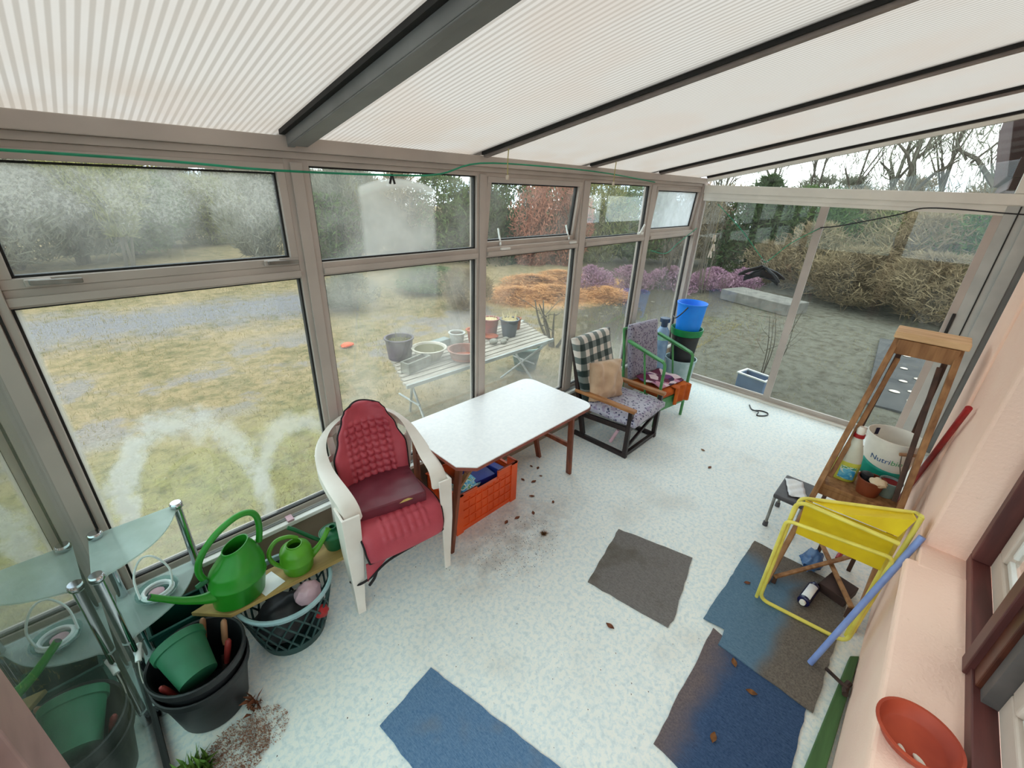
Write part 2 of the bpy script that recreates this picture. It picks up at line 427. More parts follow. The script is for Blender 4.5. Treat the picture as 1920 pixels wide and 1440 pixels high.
def ground_mat():
    t = NT('garden_ground'); v = t.pos(); x, y, z = t.xyz(v)[:3]
    n1 = t.noise(v, .8, 5, .65); n2 = t.noise(v, 7, 5, .7); n3 = t.noise(v, 40, 3, .7); w = t.noise(v, 1.1, 3)
    c = t.ramp(n2, [(.3, (88, 90, 60)), (.46, (126, 114, 82)), (.6, (150, 130, 98)), (.75, (112, 106, 74))])
    c = t.mix(t.step(n1, .4, .62), c, t.ramp(n2, [(.3, (128, 114, 84)), (.6, (158, 138, 106)), (.8, (118, 106, 78))]))
    c = t.mix(t.math('MULTIPLY', t.step(n3, .46, .7), .6), c, (84, 80, 54))
    c = t.mix(t.math('MULTIPLY', t.step(t.noise(v, 2.6, 5, .7), .5, .68), .55), c, (82, 82, 56))
    c = t.mix(t.math('MULTIPLY', t.step(n3, .66, .7), .35), c, (206, 196, 150))
    gr = t.ramp(t.noise(v, 55, 3, .8), [(.36, (96, 94, 96)), (.55, (126, 123, 125)), (.7, (156, 153, 153))])
    # gravel track across the garden, wavering edges
    yy = t.math('ADD', y, t.math('MULTIPLY_ADD', t.noise(v, 2.2, 5, .7), 2.2, -1.1))
    yy = t.math('ADD', yy, t.math('MULTIPLY', x, .12))
    tr = t.math('MULTIPLY', t.step(yy, 7.2, 8.6), t.step(yy, 10.2, 9.0))
    tr = t.math('MULTIPLY', tr, t.step(x, 3.6, 2.2))
    c = t.mix(t.math('MULTIPLY', tr, t.step(n2, .25, .5)), c, gr)
    # gravel showing through nearer the glass
    p1 = t.math('MULTIPLY', t.step(n1, .5, .58), t.math('MULTIPLY', t.step(y, 4.2, 5.0), t.step(y, 7.2, 6.4)))
    c = t.mix(t.math('MULTIPLY', p1, .7), c, gr)
    # leaf litter under the trees beyond the end wall
    lit = t.step(t.math('ADD', x, t.math('MULTIPLY', w, 1.5)), 4.6, 5.8)
    lit = t.math('MULTIPLY', lit, t.step(t.math('SUBTRACT', y, t.math('MULTIPLY', x, .62)), 2.4, .6))
    lc = t.ramp(n3, [(.3, (44, 40, 36)), (.45, (64, 58, 48)), (.6, (86, 80, 70)), (.7, (56, 60, 38)), (.8, (42, 40, 34))])
    c = t.mix(t.math('MULTIPLY', lit, .95), c, lc)
    # rusty bracken bank
    dx = t.math('DIVIDE', t.math('SUBTRACT', x, 7.2), 2.4); dy = t.math('DIVIDE', t.math('SUBTRACT', y, 6.3), 1.5)
    q = t.math('ADD', t.math('ADD', t.math('MULTIPLY', dx, dx), t.math('MULTIPLY', dy, dy)), t.math('MULTIPLY', n2, .8))
    c = t.mix(t.step(q, 1.5, .9), c, t.ramp(n3, [(.3, (160, 108, 66)), (.5, (188, 140, 94)), (.7, (156, 124, 80))]))
    # greyer hard ground close to the house
    lush = t.math('MULTIPLY', t.math('MULTIPLY', t.step(y, 5.2, 3.6), t.step(x, 1.2, .5)), t.step(n2, .3, .62))
    c = t.mix(t.math('MULTIPLY', lush, .6), c, t.ramp(n3, [(.35, (96, 104, 56)), (.6, (148, 146, 88))]))
    near = t.math('MULTIPLY', t.math('MULTIPLY', t.step(y, 3.6, 2.7), t.step(x, .5, 1.1)), t.step(n2, .3, .6))
    c = t.mix(t.math('MULTIPLY', near, .75), c, (112, 110, 98))
    c = t.mix(t.math('MULTIPLY', t.step(x, -.95, -1.15), t.step(y, 4.2, 2.6)), c, (64, 66, 58))     # ground painted darker round the near end so the pane's reflection stands out
    return t.done(t.bsdf(c, .95, normal=t.bump(n3, .03, .8), spec=.1))
# ---------------------------------------------------------------- the setting
W = 2.255
def roofz(y): return 2.092 + (2.26 - y) * .212
def build_setting():
    global WALLY
    # floor
    f = MB().box(-1.02, 4.05, -.45, 2.30, -.18, 0).build('floor', floor_mat()); f['kind'] = 'structure'
    # front: low wall, sill, posts, rails
    lw = mat('low_wall_panel', (150, 132, 112), (128, 110, 94), .6, 0, 5)
    o = MB().box(-.95, 3.97, 2.222, 2.285, 0, .352).build('wall_front', lw); o['kind'] = 'structure'
    sill = setting('trim_1', (1.5, W, .35))
    MB().box(-.93, 3.96, 2.175, 2.30, .352, .374).build('sill_board', M['upvc'], sill, bevel=.003)
    MB().box(-.93, 3.96, 2.235, 2.285, .374, .402).build('bottom_rail', M['frame'], sill, bevel=.002)
    MB().box(-.93, 3.96, 2.205, 2.222, .374, .379).build('track', M['rafter'], sill)
    MB().box(-.315, -.285, 2.180, 2.225, .376, .386).build('tape_patch', M['pink'], sill)
    head = setting('trim_2', (1.5, W, 2.0))
    MB().box(-1.02, 4.03, 2.195, 2.30, 2.037, 2.088).build('eave_beam', M['frame'], head, bevel=.003)
    MB().box(-.93, 3.96, 2.215, 2.285, 2.012, 2.037).build('head_rail', M['frame'], head, bevel=.002)
    MB().box(-.93, 3.96, 2.228, 2.285, 1.990, 2.012).build('head_lip', M['frame'], head, bevel=.002)
    px = [(-1.012, -.912), (-.045, .055), (.968, 1.048), (1.948, 2.05), (2.925, 3.04), (3.955, 4.035)]
    n = 3
    for i, (a, b) in enumerate(px):
        p = setting('trim_%d' % n, ((a + b) / 2, W, 0)); n += 1
        y0 = 2.19 if i in (0, 5) else 2.215
        zb = 0 if i in (0, 5) else .38
        MB().box(a, b, y0 + .012, 2.29, zb, 2.04).build('post', M['frame'], p, bevel=.003)
        w = b - a
        if i in (1,):   # the thick post carries a raised centre strip
            MB().box(a + .022, b - .030, y0, y0 + .013, zb, 2.0).build('cover_strip', M['frame'], p, bevel=.002)
        elif i == 0:
            MB().box(a + .02, b - .03, y0, y0 + .013, zb, 2.0).build('cover_strip', M['frame'], p, bevel=.002)
            MB().box(b - .028, b - .022, y0 + .006, y0 + .0125, zb, 2.0).build('seal', M['gasket'], p)
        else:
            MB().box(a + .018, b - .018, y0 + .004, y0 + .013, zb, 2.0).build('cover_strip', M['frame'], p, bevel=.002)
    # transom
    tr = setting('trim_9', (1.5, W, 1.55))
    for i in range(5):
        a, b = px[i][1], px[i + 1][0]
        MB().box(a, b, 2.225, 2.285, 1.548, 1.606).build('transom', M['frame'], tr, bevel=.003)
        MB().box(a, b, 2.212, 2.226, 1.556, 1.582).build('transom_ridge', M['frame'], tr, bevel=.002)
    # panes
    def ring(mb, x0, x1, z0, z1, w, ya, yb):
        mb.box(x0, x1, ya, yb, z0, z0 + w); mb.box(x0, x1, ya, yb, z1 - w, z1)
        mb.box(x0, x0 + w, ya, yb, z0 + w, z1 - w); mb.box(x1 - w, x1, ya, yb, z0 + w, z1 - w)
    def arc(t, v, s):
        x, y, z = s[:3]
        nz = t.noise(v, 6, 5, .6); nz2 = t.noise(v, 2.5, 4, .6); nw = t.noise(v, 14, 4, .65)
        dx = t.math('DIVIDE', t.math('ADD', x, .625), .25); dz = t.math('DIVIDE', t.math('SUBTRACT', z, .55), .46)
        r = t.math('SQRT', t.math('ADD', t.math('MULTIPLY', dx, dx), t.math('MULTIPLY', dz, dz)))
        r = t.math('ADD', r, t.math('MULTIPLY_ADD', nz, .5, -.25))
        wid = t.math('MULTIPLY', t.step(r, .80, .98), t.step(r, 1.20, 1.03))
        wid = t.math('MULTIPLY', wid, t.step(z, .42, .6))
        wid = t.math('MULTIPLY', wid, t.math('MULTIPLY', t.step(nw, .28, .62), t.math('MULTIPLY_ADD', t.step(x, -.55, -.82), .6, .55)))
        # second smear toward the thick post
        dx2 = t.math('DIVIDE', t.math('ADD', x, .17), .2); dz2 = t.math('DIVIDE', t.math('SUBTRACT', z, .5), .36)
        r2 = t.math('ADD', t.math('SQRT', t.math('ADD', t.math('MULTIPLY', dx2, dx2), t.math('MULTIPLY', dz2, dz2))), t.math('MULTIPLY_ADD', nz, .9, -.45))
        w2 = t.math('MULTIPLY', t.math('MULTIPLY', t.step(r2, .75, 1.0), t.step(r2, 1.3, 1.0)), .32)
        low = t.math('MULTIPLY', t.step(z, 1.0, .42), t.math('MULTIPLY', t.step(nz2, .35, .65), .14))
        edge = t.math('MULTIPLY', t.step(x, -.885, -.905), .55)
        return t.math('ADD', t.math('ADD', t.math('MULTIPLY', wid, .75), w2), t.math('ADD', low, edge))
    def condens(t, v, s):      # misted upper pane: droplets and runs
        x, y, z = s[:3]
        nz = t.noise(v, 3.2, 5, .65); nd = t.noise(v, 120, 3, .6)
        k = t.math('MULTIPLY', t.step(z, 1.62, 1.92), t.step(nz, .30, .62))
        g = t.math('MULTIPLY', t.step(nd, .44, .66), .26)
        return t.math('MULTIPLY', k, t.math('ADD', g, .22))
    def patch(t, v, s):        # reflection painted as a round-topped pale patch with a bright lip, over thin haze
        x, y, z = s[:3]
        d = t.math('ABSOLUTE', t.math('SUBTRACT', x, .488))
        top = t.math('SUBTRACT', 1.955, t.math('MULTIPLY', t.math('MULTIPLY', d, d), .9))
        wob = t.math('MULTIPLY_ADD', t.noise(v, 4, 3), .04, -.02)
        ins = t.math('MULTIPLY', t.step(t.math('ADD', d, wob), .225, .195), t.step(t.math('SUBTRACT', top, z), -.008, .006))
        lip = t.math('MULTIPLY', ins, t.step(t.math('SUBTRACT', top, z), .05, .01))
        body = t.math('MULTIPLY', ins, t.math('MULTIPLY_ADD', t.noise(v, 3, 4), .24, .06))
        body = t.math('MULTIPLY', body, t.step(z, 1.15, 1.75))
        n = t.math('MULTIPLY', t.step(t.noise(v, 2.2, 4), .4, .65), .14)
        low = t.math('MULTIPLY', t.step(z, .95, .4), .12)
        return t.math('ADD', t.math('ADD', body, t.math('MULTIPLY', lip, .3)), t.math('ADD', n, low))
    def low2(t, v, s):
        return t.math('MULTIPLY', t.step(s[2], .95, .4), t.math('MULTIPLY_ADD', t.noise(v, 3, 5), .3, .02))
    gm = {
        'A1': glass_mat('glass_misted', .04, .08, stain=condens, seed=1),
        'A0': glass_mat('glass_smeared', .015, .05, stain=arc, seed=2, streak=.03),
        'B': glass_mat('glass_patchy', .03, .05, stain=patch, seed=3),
        'C': glass_mat('glass_dusty', .03, .06, stain=low2, seed=4),
        'D': glass_mat('glass_clear', .02, .04, seed=5, stain=low2),
        'E': glass_mat('glass_pale_haze', .26, .3, hz=(236, 244, 246), seed=6),  # heaviest pale haze, bluish white
        'end': glass_mat('glass_door', .005, .02, seed=7, refl=.7),
    }
    wn = 1
    for i in range(5):
        a, b = px[i][1], px[i + 1][0]
        for up in (1, 0):
            z0, z1 = (1.606, 1.99) if up else (.402, 1.548)
            w = setting('window_%d' % wn, ((a + b) / 2, W, z0)); wn += 1
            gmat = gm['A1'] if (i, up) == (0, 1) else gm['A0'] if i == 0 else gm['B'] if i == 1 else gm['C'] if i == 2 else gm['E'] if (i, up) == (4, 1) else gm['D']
            mbs, mbg, mbp = MB(), MB(), MB()
            x0, x1 = a, b
            if up and i in (0, 2, 4):      # opening top light with its own sash
                ring(mbs, a, b, z0, z1 + .003, .030, 2.222, 2.262)
                x0, x1, za, zb = a + .03, b - .03, z0 + .03, z1 - .03
            else: za, zb = z0, z1
            ring(mbg, x0, x1, za, zb, .007, 2.242, 2.268)
            mbp.box(x0 + .006, x1 - .006, 2.252, 2.256, za + .006, zb - .006)
            ang = {2: 5, 4: 4}.get(i, 0) if up else 0
            parts = []
            if mbs.v: parts.append(mbs.build('sash', M['frame'], w, bevel=.002))
            parts.append(mbg.build('gasket', M['gasket'], w))
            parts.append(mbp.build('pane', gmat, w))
            if ang:                        # top hung, swung outward at the bottom
                R = Matrix.Rotation(math.radians(ang), 4, 'X'); piv = Vector((0, 0, z1 - ORG[w].z))
                for p in parts: p.matrix_local = Matrix.Translation(piv) @ R @ Matrix.Translation(-piv)
            if up and i == 0:
                for hx in (-.50 + .02, -.085 - .03, ):
                    pass
                for hx in (-.83, -.155):
                    hb = MB().box(hx - .03, hx + .03, 2.206, 2.222, 1.612, 1.634).build('handle_plate', M['frame'], w, bevel=.003)
                    MB().bar((hx - .02, 2.2, 1.626), (hx + .10, 2.198, 1.622), .01, .016).build('handle', M['metal'], w, bevel=.003)
            if up and i == 2:
                for hx, d in ((1.17, 1), (1.86, 1)):
                    MB().tube([(hx, 2.235, 1.612), (hx + .03, 2.27, 1.635), (hx + .055, 2.315, 1.70)], .007, 6).build('stay', M['upvc'], w, smooth=True)
                    MB().box(hx - .01, hx + .07, 2.215, 2.232, 1.585, 1.598).build('stay_plate', M['upvc'], w)
            if up and i == 3:
                MB().box(2.80, 2.87, 2.20, 2.222, 1.607, 1.625).build('handle_plate', M['upvc'], w)
                MB().bar((2.80, 2.195, 1.615), (2.845, 2.185, 1.69), .012, .016).build('handle', M['upvc'], w, bevel=.003)
    # far end wall: sliding glazed doors, beam, glazed gable
    E0 = 4.0
    tr = setting('trim_10', (E0, 1.1, 1.9))
    MB().box(3.965, 4.035, -.22, 2.20, 1.955, 2.028).build('end_beam', M['frame_grey'], tr, bevel=.003)
    MB().box(3.975, 4.03, -.22, 2.20, 1.915, 1.957).build('end_beam_lip', M['frame_grey'], tr, bevel=.002)
    MB().box(3.98, 4.03, -.22, 2.20, 1.885, 1.917).build('end_head', M['frame_grey'], tr, bevel=.002)
    bt = setting('trim_11', (E0, 1.1, 0))
    MB().box(3.955, 4.045, -.22, 2.20, 0, .022).build('door_track', M['frame_grey'], bt, bevel=.002)
    MB().box(3.985, 4.03, -.22, 2.20, .022, .05).build('door_bottom_rail', M['frame'], bt, bevel=.002)
    dn = 1
    for (ya, yb, x) in ((1.135, 2.195, 4.005), (.04, 1.135, 3.99)):
        d = setting('door_%d' % dn, (x, (ya + yb) / 2, .05)); dn += 1
        mb = MB()
        if dn == 2:
            mb.box(x - .014, x + .014, yb - .02, yb, .05, 1.885)
            mb.box(x - .014, x + .014, ya - .005, ya + .03, .05, 1.885)
        else:
            mb.box(x - .016, x + .016, yb - .032, yb + .03, .05, 1.885)
            mb.box(x - .016, x + .016, ya, ya + .07, .05, 1.885)
        mb.build('stile', M['frame'], d, bevel=.002)
        MB().box(x - .012, x + .012, ya, yb, .05, .072).build('rail', M['frame'], d, bevel=.002)
        MB().box(x - .003, x + .003, ya + .01, yb - .01, .07, 1.885).build('pane', gm['end'], d)
        if dn == 3:
            MB().box(x - .034, x - .016, .062, .082, .86, 1.18).build('handle', M['gasket'], d, bevel=.003)
    jb = setting('trim_12', (E0, 0, 0))
    MB().box(3.97, 4.03, -.058, .06, 0, 1.95).build('jamb', M['frame_mid'], jb, bevel=.003)
    MB().box(3.965, 3.972, -.012, -.004, 0, 1.95).build('jamb_seal', M['gasket'], jb)
    MB().box(3.95, 4.03, -.13, -.055, 0, 2.03).build('outer_jamb', M['frame_mid'], jb, bevel=.003)
    MB().box(3.96, 4.03, -.175, -.128, 0, 2.03).build('inner_channel', M['rafter'], jb)
    MB().box(3.90, 4.04, -.30, -.172, 0, 2.6).build('dark_strip', M['pitch'], jb)  # near-black box filling the slot beside the outer jamb
    # gable
    gw = setting('window_11', (E0, 1.1, 2.03))
    poly = [(3.997, 2.14, 2.03), (3.997, .02, 2.03), (3.997, .02, roofz(.02) - .05), (3.997, 2.14, roofz(2.14) - .03)]
    MB().prism(poly, (.006, 0, 0)).build('pane', gm['end'], gw)
    MB().bar((4.0, 2.2, roofz(2.2) - .035), (4.0, -.2, roofz(-.2) - .035), .045, .03).build('raked_rail', M['frame_grey'], gw, bevel=.002)
    MB().box(3.975, 4.03, -.06, .055, 2.03, roofz(0) - .04).build('gable_jamb', M['frame_grey'], gw, bevel=.002)
    # near end wall beside the photographer
    N0 = -.99
    gn = glass_mat('glass_near_end', .0, .02, seed=9, tint=(196, 210, 204), refl=1.25)
    d = setting('door_3', (N0, 1.5, 0))
    MB().box(N0 - .02, N0 + .015, .862, .962, 0, 2.02).build('stile', mat('stile_taupe_pink', (168, 138, 134), (150, 122, 118), .45), d, bevel=.003)
    MB().box(N0 - .02, N0 + .012, .962, 2.2, 0, .03).build('rail', M['gasket'], d)
    MB().box(N0 - .02, N0 + .02, .862, 2.2, 1.93, 2.02).build('top_rail', M['frame'], d)
    MB().box(N0 - .003, N0 + .003, .96, 2.205, .03, 1.94).build('pane', gn, d)
    d = setting('door_4', (N0, .4, 0))
    MB().box(N0 - .055, N0 - .025, .80, .90, 0, 2.02).build('stile', M['frame'], d, bevel=.003)
    MB().box(N0 - .055, N0 - .025, -.05, .90, 0, .06).build('rail', M['frame'], d)
    MB().box(N0 - .044, N0 - .038, -.05, .81, .06, 1.94).build('pane', gm['end'], d)
    tr = setting('trim_13', (N0, 1.1, 1.94))
    MB().box(N0 - .06, N0 + .03, -.05, 2.2, 2.02, 2.10).build('near_beam', M['frame'], tr, bevel=.003)
    gw = setting('window_12', (N0, 1.1, 2.1))
    poly = [(N0 - .003, 2.2, 2.1), (N0 - .003, -.04, 2.1), (N0 - .003, -.04, roofz(0) - .04), (N0 - .003, 2.2, roofz(2.2) - .02)]
    MB().prism(poly, (.006, 0, 0)).build('pane', gm['end'], gw)
    # roof: sheets and glazing bars
    ce = setting('ceiling', (1.5, 1.1, 2.1))
    rm = roof_mat()
    bars = [(-1.0, .05), (0, .10), (1, .036), (2, .036), (3, .036), (4, .036)]
    def rake(x0, x1, dz0, dz1, ya=2.36, yb=-.30):
        mb = MB()
        vs = [(x, y, roofz(y) + dz) for dz in (dz0, dz1) for y in (yb, ya) for x in (x0, x1)]
        mb.add(vs, [(0, 2, 3, 1), (4, 5, 7, 6), (0, 1, 5, 4), (2, 6, 7, 3), (0, 4, 6, 2), (1, 3, 7, 5)])
        return mb
    for i in range(5):
        rake(bars[i][0] + .003, bars[i + 1][0] - .003, .004, .020).build('roof_sheet', rm, ce)
    for i, (x, w) in enumerate(bars):
        if i == 1:
            rake(x - w * .5, x - w * .30, -.012, .004, 2.205, -.04).build('glazing_bar_seal', M['gasket'], ce)
            rake(x - w * .30, x + w * .5, -.05, .004, 2.205, -.04).build('glazing_bar', M['rafter'], ce, bevel=.003)
            rake(x - w * .30, x - w * .02, -.055, -.05, 2.205, -.04).build('glazing_bar_ridge', M['rafter'], ce, bevel=.002)
        else:
            rake(x - w * .5, x - w * .16, -.012, .004, 2.205, -.04).build('glazing_bar_seal', M['gasket'], ce)
            rake(x - w * .16, x + w * .5, -.026, .004, 2.205, -.04).build('glazing_bar', mat('bar_brown_grey', (150, 138, 132), (132, 122, 118), .5), ce, bevel=.002)
        rake(x - .03, x + .03, .020, .03).build('capping', M['rafter'], ce)
    # house wall with its window recess; the wall steps back near the far end
    pw = wall_mat('pink_render', (252, 218, 198), (248, 208, 188))
    mb = MB()
    wf, wb = -.045, -.40
    mb.box(-1.02, 2.42, wb, wf, 0, .665)                     # below the sill
    mb.box(1.36, 2.42, wb, wf, .665, 2.62)                   # far pier
    mb.box(-1.02, 1.36, wb, wf, 2.15, 2.62)                  # over the window
    mb.box(2.42, 4.05, wb, -.28, 0, 2.62)
    o = mb.build('wall_right', pw, bevel=.012); o['kind'] = 'structure'
    # ribbed quoin on the pier
    q = setting('trim_14', (1.95, wf, 0))
    MB().box(2.0, 2.425, wf - .01, wf + .012, 0, 2.5).build('quoin', pw, q, bevel=.008)
    s = setting('trim_15', (.4, -.1, .66))
    MB().prism([(-1.0, -.004, .655), (-1.0, -.008, .692), (-1.0, -.19, .708), (-1.0, -.19, .655)], (2.23, 0, 0)).build('window_ledge', pw, s, bevel=.008)
    MB().box(1.2, 1.37, -.19, -.04, .655, .70).build('ledge_end', pw, s, bevel=.006)
    # brown house window set back in the recess
    hw = setting('window_13', (.6, -.2, .70))
    fr, sa = M['brown_frame'], M['brown_sash']
    MB().box(-1.02, 1.36, -.225, -.172, .70, .745).build('bottom_frame', fr, hw, bevel=.004)
    MB().box(1.31, 1.36, -.225, -.172, .745, 2.15).build('jamb_frame', fr, hw, bevel=.004)
    MB().box(-1.02, 1.36, -.225, -.172, 2.09, 2.15).build('head_frame', fr, hw, bevel=.004)
    MB().box(.735, .80, -.245, -.162, .712, 2.09).build('mullion', fr, hw, bevel=.004)
    MB().box(.67, .735, -.255, -.178, .745, 2.09).build('mullion_sash', sa, hw, bevel=.004)
    MB().box(.625, .668, -.26, -.19, .745, 2.09).build('mullion_seal', mat('seal_grey', (96, 90, 88), (80, 76, 74), .6), hw)
    cream = M['reveal']
    def casement(x0, x1, nm):
        mb = MB()
        for (wd, y0, y1) in ((.075, -.262, -.222),):
            mb.box(x0, x1, y0, y1, .745, .745 + wd); mb.box(x0, x0 + wd, y0, y1, .745 + wd, 2.09); mb.box(x1 - wd, x1, y0, y1, .745 + wd, 2.09); mb.box(x0, x1, y0, y1, 2.09 - wd, 2.09)
        mb.build('casement', cream, hw, bevel=.006)
        mb = MB(); a = .075; 
        mb.box(x0 + a, x1 - a, -.25, -.235, .745 + a, .745 + a + .022); mb.box(x0 + a, x0 + a + .02, -.25, -.235, .86, 2.0); mb.box(x1 - a - .02, x1 - a, -.25, -.235, .86, 2.0)
        mb.build('glazing_bead', M['upvc'], hw, bevel=.004)
        MB().box(x0 + .08, x1 - .08, -.252, -.247, .82, 2.02).build('pane', gm['end'], hw)
    casement(.80, 1.31, 0); casement(-.1, .625, 1)
    MB().box(-1.02, -.12, -.26, -.2, .745, 2.09).build('blank_panel', cream, hw)
    # the room behind it
    rb = mat('inner_room', (176, 160, 146), (160, 144, 132), .9)
    o = MB().box(-1.0, 2.0, -1.5, -1.46, 0, 2.6).build('wall_back', rb); o['kind'] = 'structure'
# ---------------------------------------------------------------- things by the front glazing
def sweep(mb, pts, w, h, up=(0, 0, 1), lat=None):
    """rectangular section along pts; w, h floats or lists"""
    pts = [Vector(p) for p in pts]; m = len(pts); up = Vector(up); vs = []
    for i in range(m):
        d = (pts[min(i + 1, m - 1)] - pts[max(i - 1, 0)]).normalized()
        a = d.cross(up)
        if lat is not None: a = Vector(lat)
        a.normalize(); b = a.cross(d).normalized()
        ww = w[i] if isinstance(w, list) else w; hh = h[i] if isinstance(h, list) else h
        for p, q in ((-1, -1), (1, -1), (1, 1), (-1, 1)): vs.append(pts[i] + a * p * ww / 2 + b * q * hh / 2)
    fs = [(3, 2, 1, 0), tuple(4 * (m - 1) + k for k in range(4))]
    for i in range(m - 1):
        for k in range(4):
            l = (k + 1) % 4; fs.append((4 * i + k, 4 * i + l, 4 * i + 4 + l, 4 * i + 4 + k))
    return mb.add(vs, fs)
def vessel(r0, r1, h, t=.003, lip=.006, base=.004):
    """profile of an open tapered pot"""
    return [(0, 0), (r0, 0), (r0 + (r1 - r0) * .93, h * .93), (r1 + lip * .2, h * .93), (r1 + lip, h * .95), (r1 + lip, h), (r1 - t, h), (r0 - t, base), (0, base)]
def glass_tint():
    return glass_mat('shelf_glass', .15, .15, tint=(206, 226, 222), hz=(214, 230, 230), seed=13, refl=1.0)
def build_front():
    # glass corner shelf unit
    sh = thing('corner_shelf_unit', 'three-legged corner shelf unit of curved glass on chrome posts beside the black bucket', 'shelf', (-.86, 2.06, 0))
    A = Vector((-.945, 2.137, 0)); R = Vector((-.702, 2.137, 0)); F = Vector((-.962, 1.895, 0))
    gm = glass_mat('dusty_sheen_shelf_glass', .46, .25, tint=(206, 226, 222), hz=(236, 246, 244), seed=13); edge = []  # haze is dust film plus the bright roof's reflection painted in
    for k in range(15):
        t = k / 14
        p = R.lerp(F, t); out = Vector((.7, -.7, 0)) * (.055 * S2(PI * t) + .0)
        edge.append(p + out)
    def cr(c, r):
        return None
    poly = [A + Vector((-.02, .02, 0)), R + Vector((.012, .02, 0)), R + Vector((.022, .0, 0))] + edge[1:-1] + [F + Vector((.0, -.02, 0)), F + Vector((-.016, -.008, 0))]
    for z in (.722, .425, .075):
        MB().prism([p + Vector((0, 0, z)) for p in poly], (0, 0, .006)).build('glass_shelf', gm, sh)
    for p in (A, R, F):
        mb = MB()
        mb.lathe([(0, 0), (.015, 0), (.015, .722), (0, .722)], p, 16)
        po = mb.build('post', M['chrome'], sh, smooth=True)
        MB().lathe([(0, .728), (.020, .728), (.022, .733), (.022, .745), (.018, .75), (0, .751)], p, 18).build('cap', M['chrome'], po, smooth=True)
    # clear dish of coiled tube on the middle shelf
    ds = thing('plastic_dish', 'clear plastic dish holding a coiled white tube on the middle glass shelf', 'dish', (-.845, 2.045, .431))
    MB().lathe([(0, .431), (.045, .431), (.065, .45), (.07, .462), (.066, .462), (.06, .45), (.042, .436), (0, .436)], (-.845, 2.045, 0), 24).build('bowl', glass_tint(), ds, smooth=True)
    for r, z in ((.046, .445), (.05, .453), (.044, .461)):
        MB().tube([(-.845 + r * C2(a * PI / 12), 2.045 + r * .9 * S2(a * PI / 12), z) for a in range(24)], .0055, 8, True).build('coil', M['wax'], ds, smooth=True)
    MB().tube(smooth([(-.90, 2.04, .455), (-.895, 2.08, .53), (-.86, 2.10, .585), (-.82, 2.09, .58), (-.79, 2.06, .52), (-.80, 2.03, .455)], 5), .004, 7).build('tube_loop', M['wax'], ds, smooth=True)
    MB().lathe([(0, 0), (.022, 0), (.026, .012), (.012, .02), (0, .02)], (-.85, 2.045, .438), 14).build('pink_cap', M['pink'], ds, smooth=True)
    # dark green storage crate behind the buckets
    cr_ = thing('storage_crate', 'dark green plastic storage crate on the floor under the glass shelves', 'crate', (-.81, 2.06, 0))
    mb = MB(); x0, x1, y0, y1 = -.915, -.72, 1.985, 2.12
    mb.box(x0, x1, y0, y1, .082, .09)
    for a, b, c, d in ((x0, x1, y0, y0 + .006), (x0, x1, y1 - .006, y1), (x0, x0 + .006, y0, y1), (x1 - .006, x1, y0, y1)): mb.box(a, b, c, d, .09, .30)
    mb.build('body', M['crate_green'], cr_, bevel=.002)
    mb = MB()
    for a, b, c, d in ((x0 - .006, x1 + .006, y0 - .006, y0 + .006), (x0 - .006, x1 + .006, y1 - .006, y1 + .006), (x0 - .006, x0 + .006, y0, y1), (x1 - .006, x1 + .006, y0, y1)): mb.box(a, b, c, d, .29, .305)
    mb.build('rim', M['crate_green'], cr_, bevel=.002)
    # nested black buckets
    pc = (-.805, 1.80, 0)
    b1 = thing('black_bucket', 'outer black plastic bucket standing on the floor below the glass shelves', 'bucket', pc)
    MB().lathe([(0, 0), (.112, 0), (.150, .205), (.158, .207), (.160, .235), (.155, .237), (.152, .235), (.117, .006), (0, .006)], pc, 40).build('body', M['black'], b1, smooth=True)
    b2 = thing('black_bucket', 'inner black bucket full of hand tools, nested in another black bucket', 'bucket', (pc[0], pc[1], .04))
    MB().lathe([(0, .04), (.112, .04), (.1465, .27), (.158, .272), (.160, .30), (.156, .304), (.150, .30), (.108, .046), (0, .046)], pc, 40).build('body', M['black'], b2, smooth=True)
    hb = MB().tube(smooth([(-.962, 1.79, .285), (-.963, 1.82, .32), (-.955, 1.87, .355), (-.945, 1.915, .365), (-.93, 1.955, .345)], 5), .003, 6).build('bail', M['metal'], b2, smooth=True)
    MB().tube([(-.957, 1.86, .349), (-.951, 1.89, .362), (-.943, 1.92, .366)], .010, 10).build('grip', M['wax'], hb, smooth=True)
    # dark green flowerpot lying inside
    d = Vector((.12, -.80, -.34)).normalized(); q = d.to_track_quat('Z', 'Y').to_matrix().to_4x4()
    fp = thing('flowerpot', 'dark green plastic flowerpot lying on its side in the black bucket', 'flowerpot', (-.82, 1.85, .30))
    Mx = Matrix.Translation((-.845, 1.865, .335)) @ q
    MB(Mx).lathe([(.085, 0), (.088, .004), (.086, .03), (.079, .032), (.062, .165), (0, .165), (0, .160), (.058, .160), (.075, .03), (.082, 0), (.085, 0)], (0, 0, 0), 32).build('body', M['pot_green'], fp, smooth=True)
    # hand tools
    def tool(p, q, handle, label, r=.011):
        p = Vector(p); q = Vector(q); d = (q - p).normalized()
        t = thing('hand_tool', label, 'tool', tuple(p), 'hand tools in the black bucket')
        L = (q - p).length
        h0 = q - d * .10
        MB().tube([h0, h0 + d * .02, h0 + d * .07, q - d * .008, q], [r * .75, r, r * 1.05, r * .95, r * .5], 12).build('handle', handle, t, smooth=True)
        MB().tube([p + d * .05, h0], .004, 8).build('shank', M['rust'], t, smooth=True)
        MB().bar(p, p + d * .06, .032, .003).build('blade', M['rust'], t)
    tool((-.74, 1.775, .16), (-.695, 1.842, .345), M['tool_wood'], 'hand tool with pale reddish wooden handle standing in the black bucket under the plank')
    tool((-.755, 1.745, .15), (-.705, 1.765, .315), M['tool_red'], 'hand tool with dark red handle standing in the black bucket')
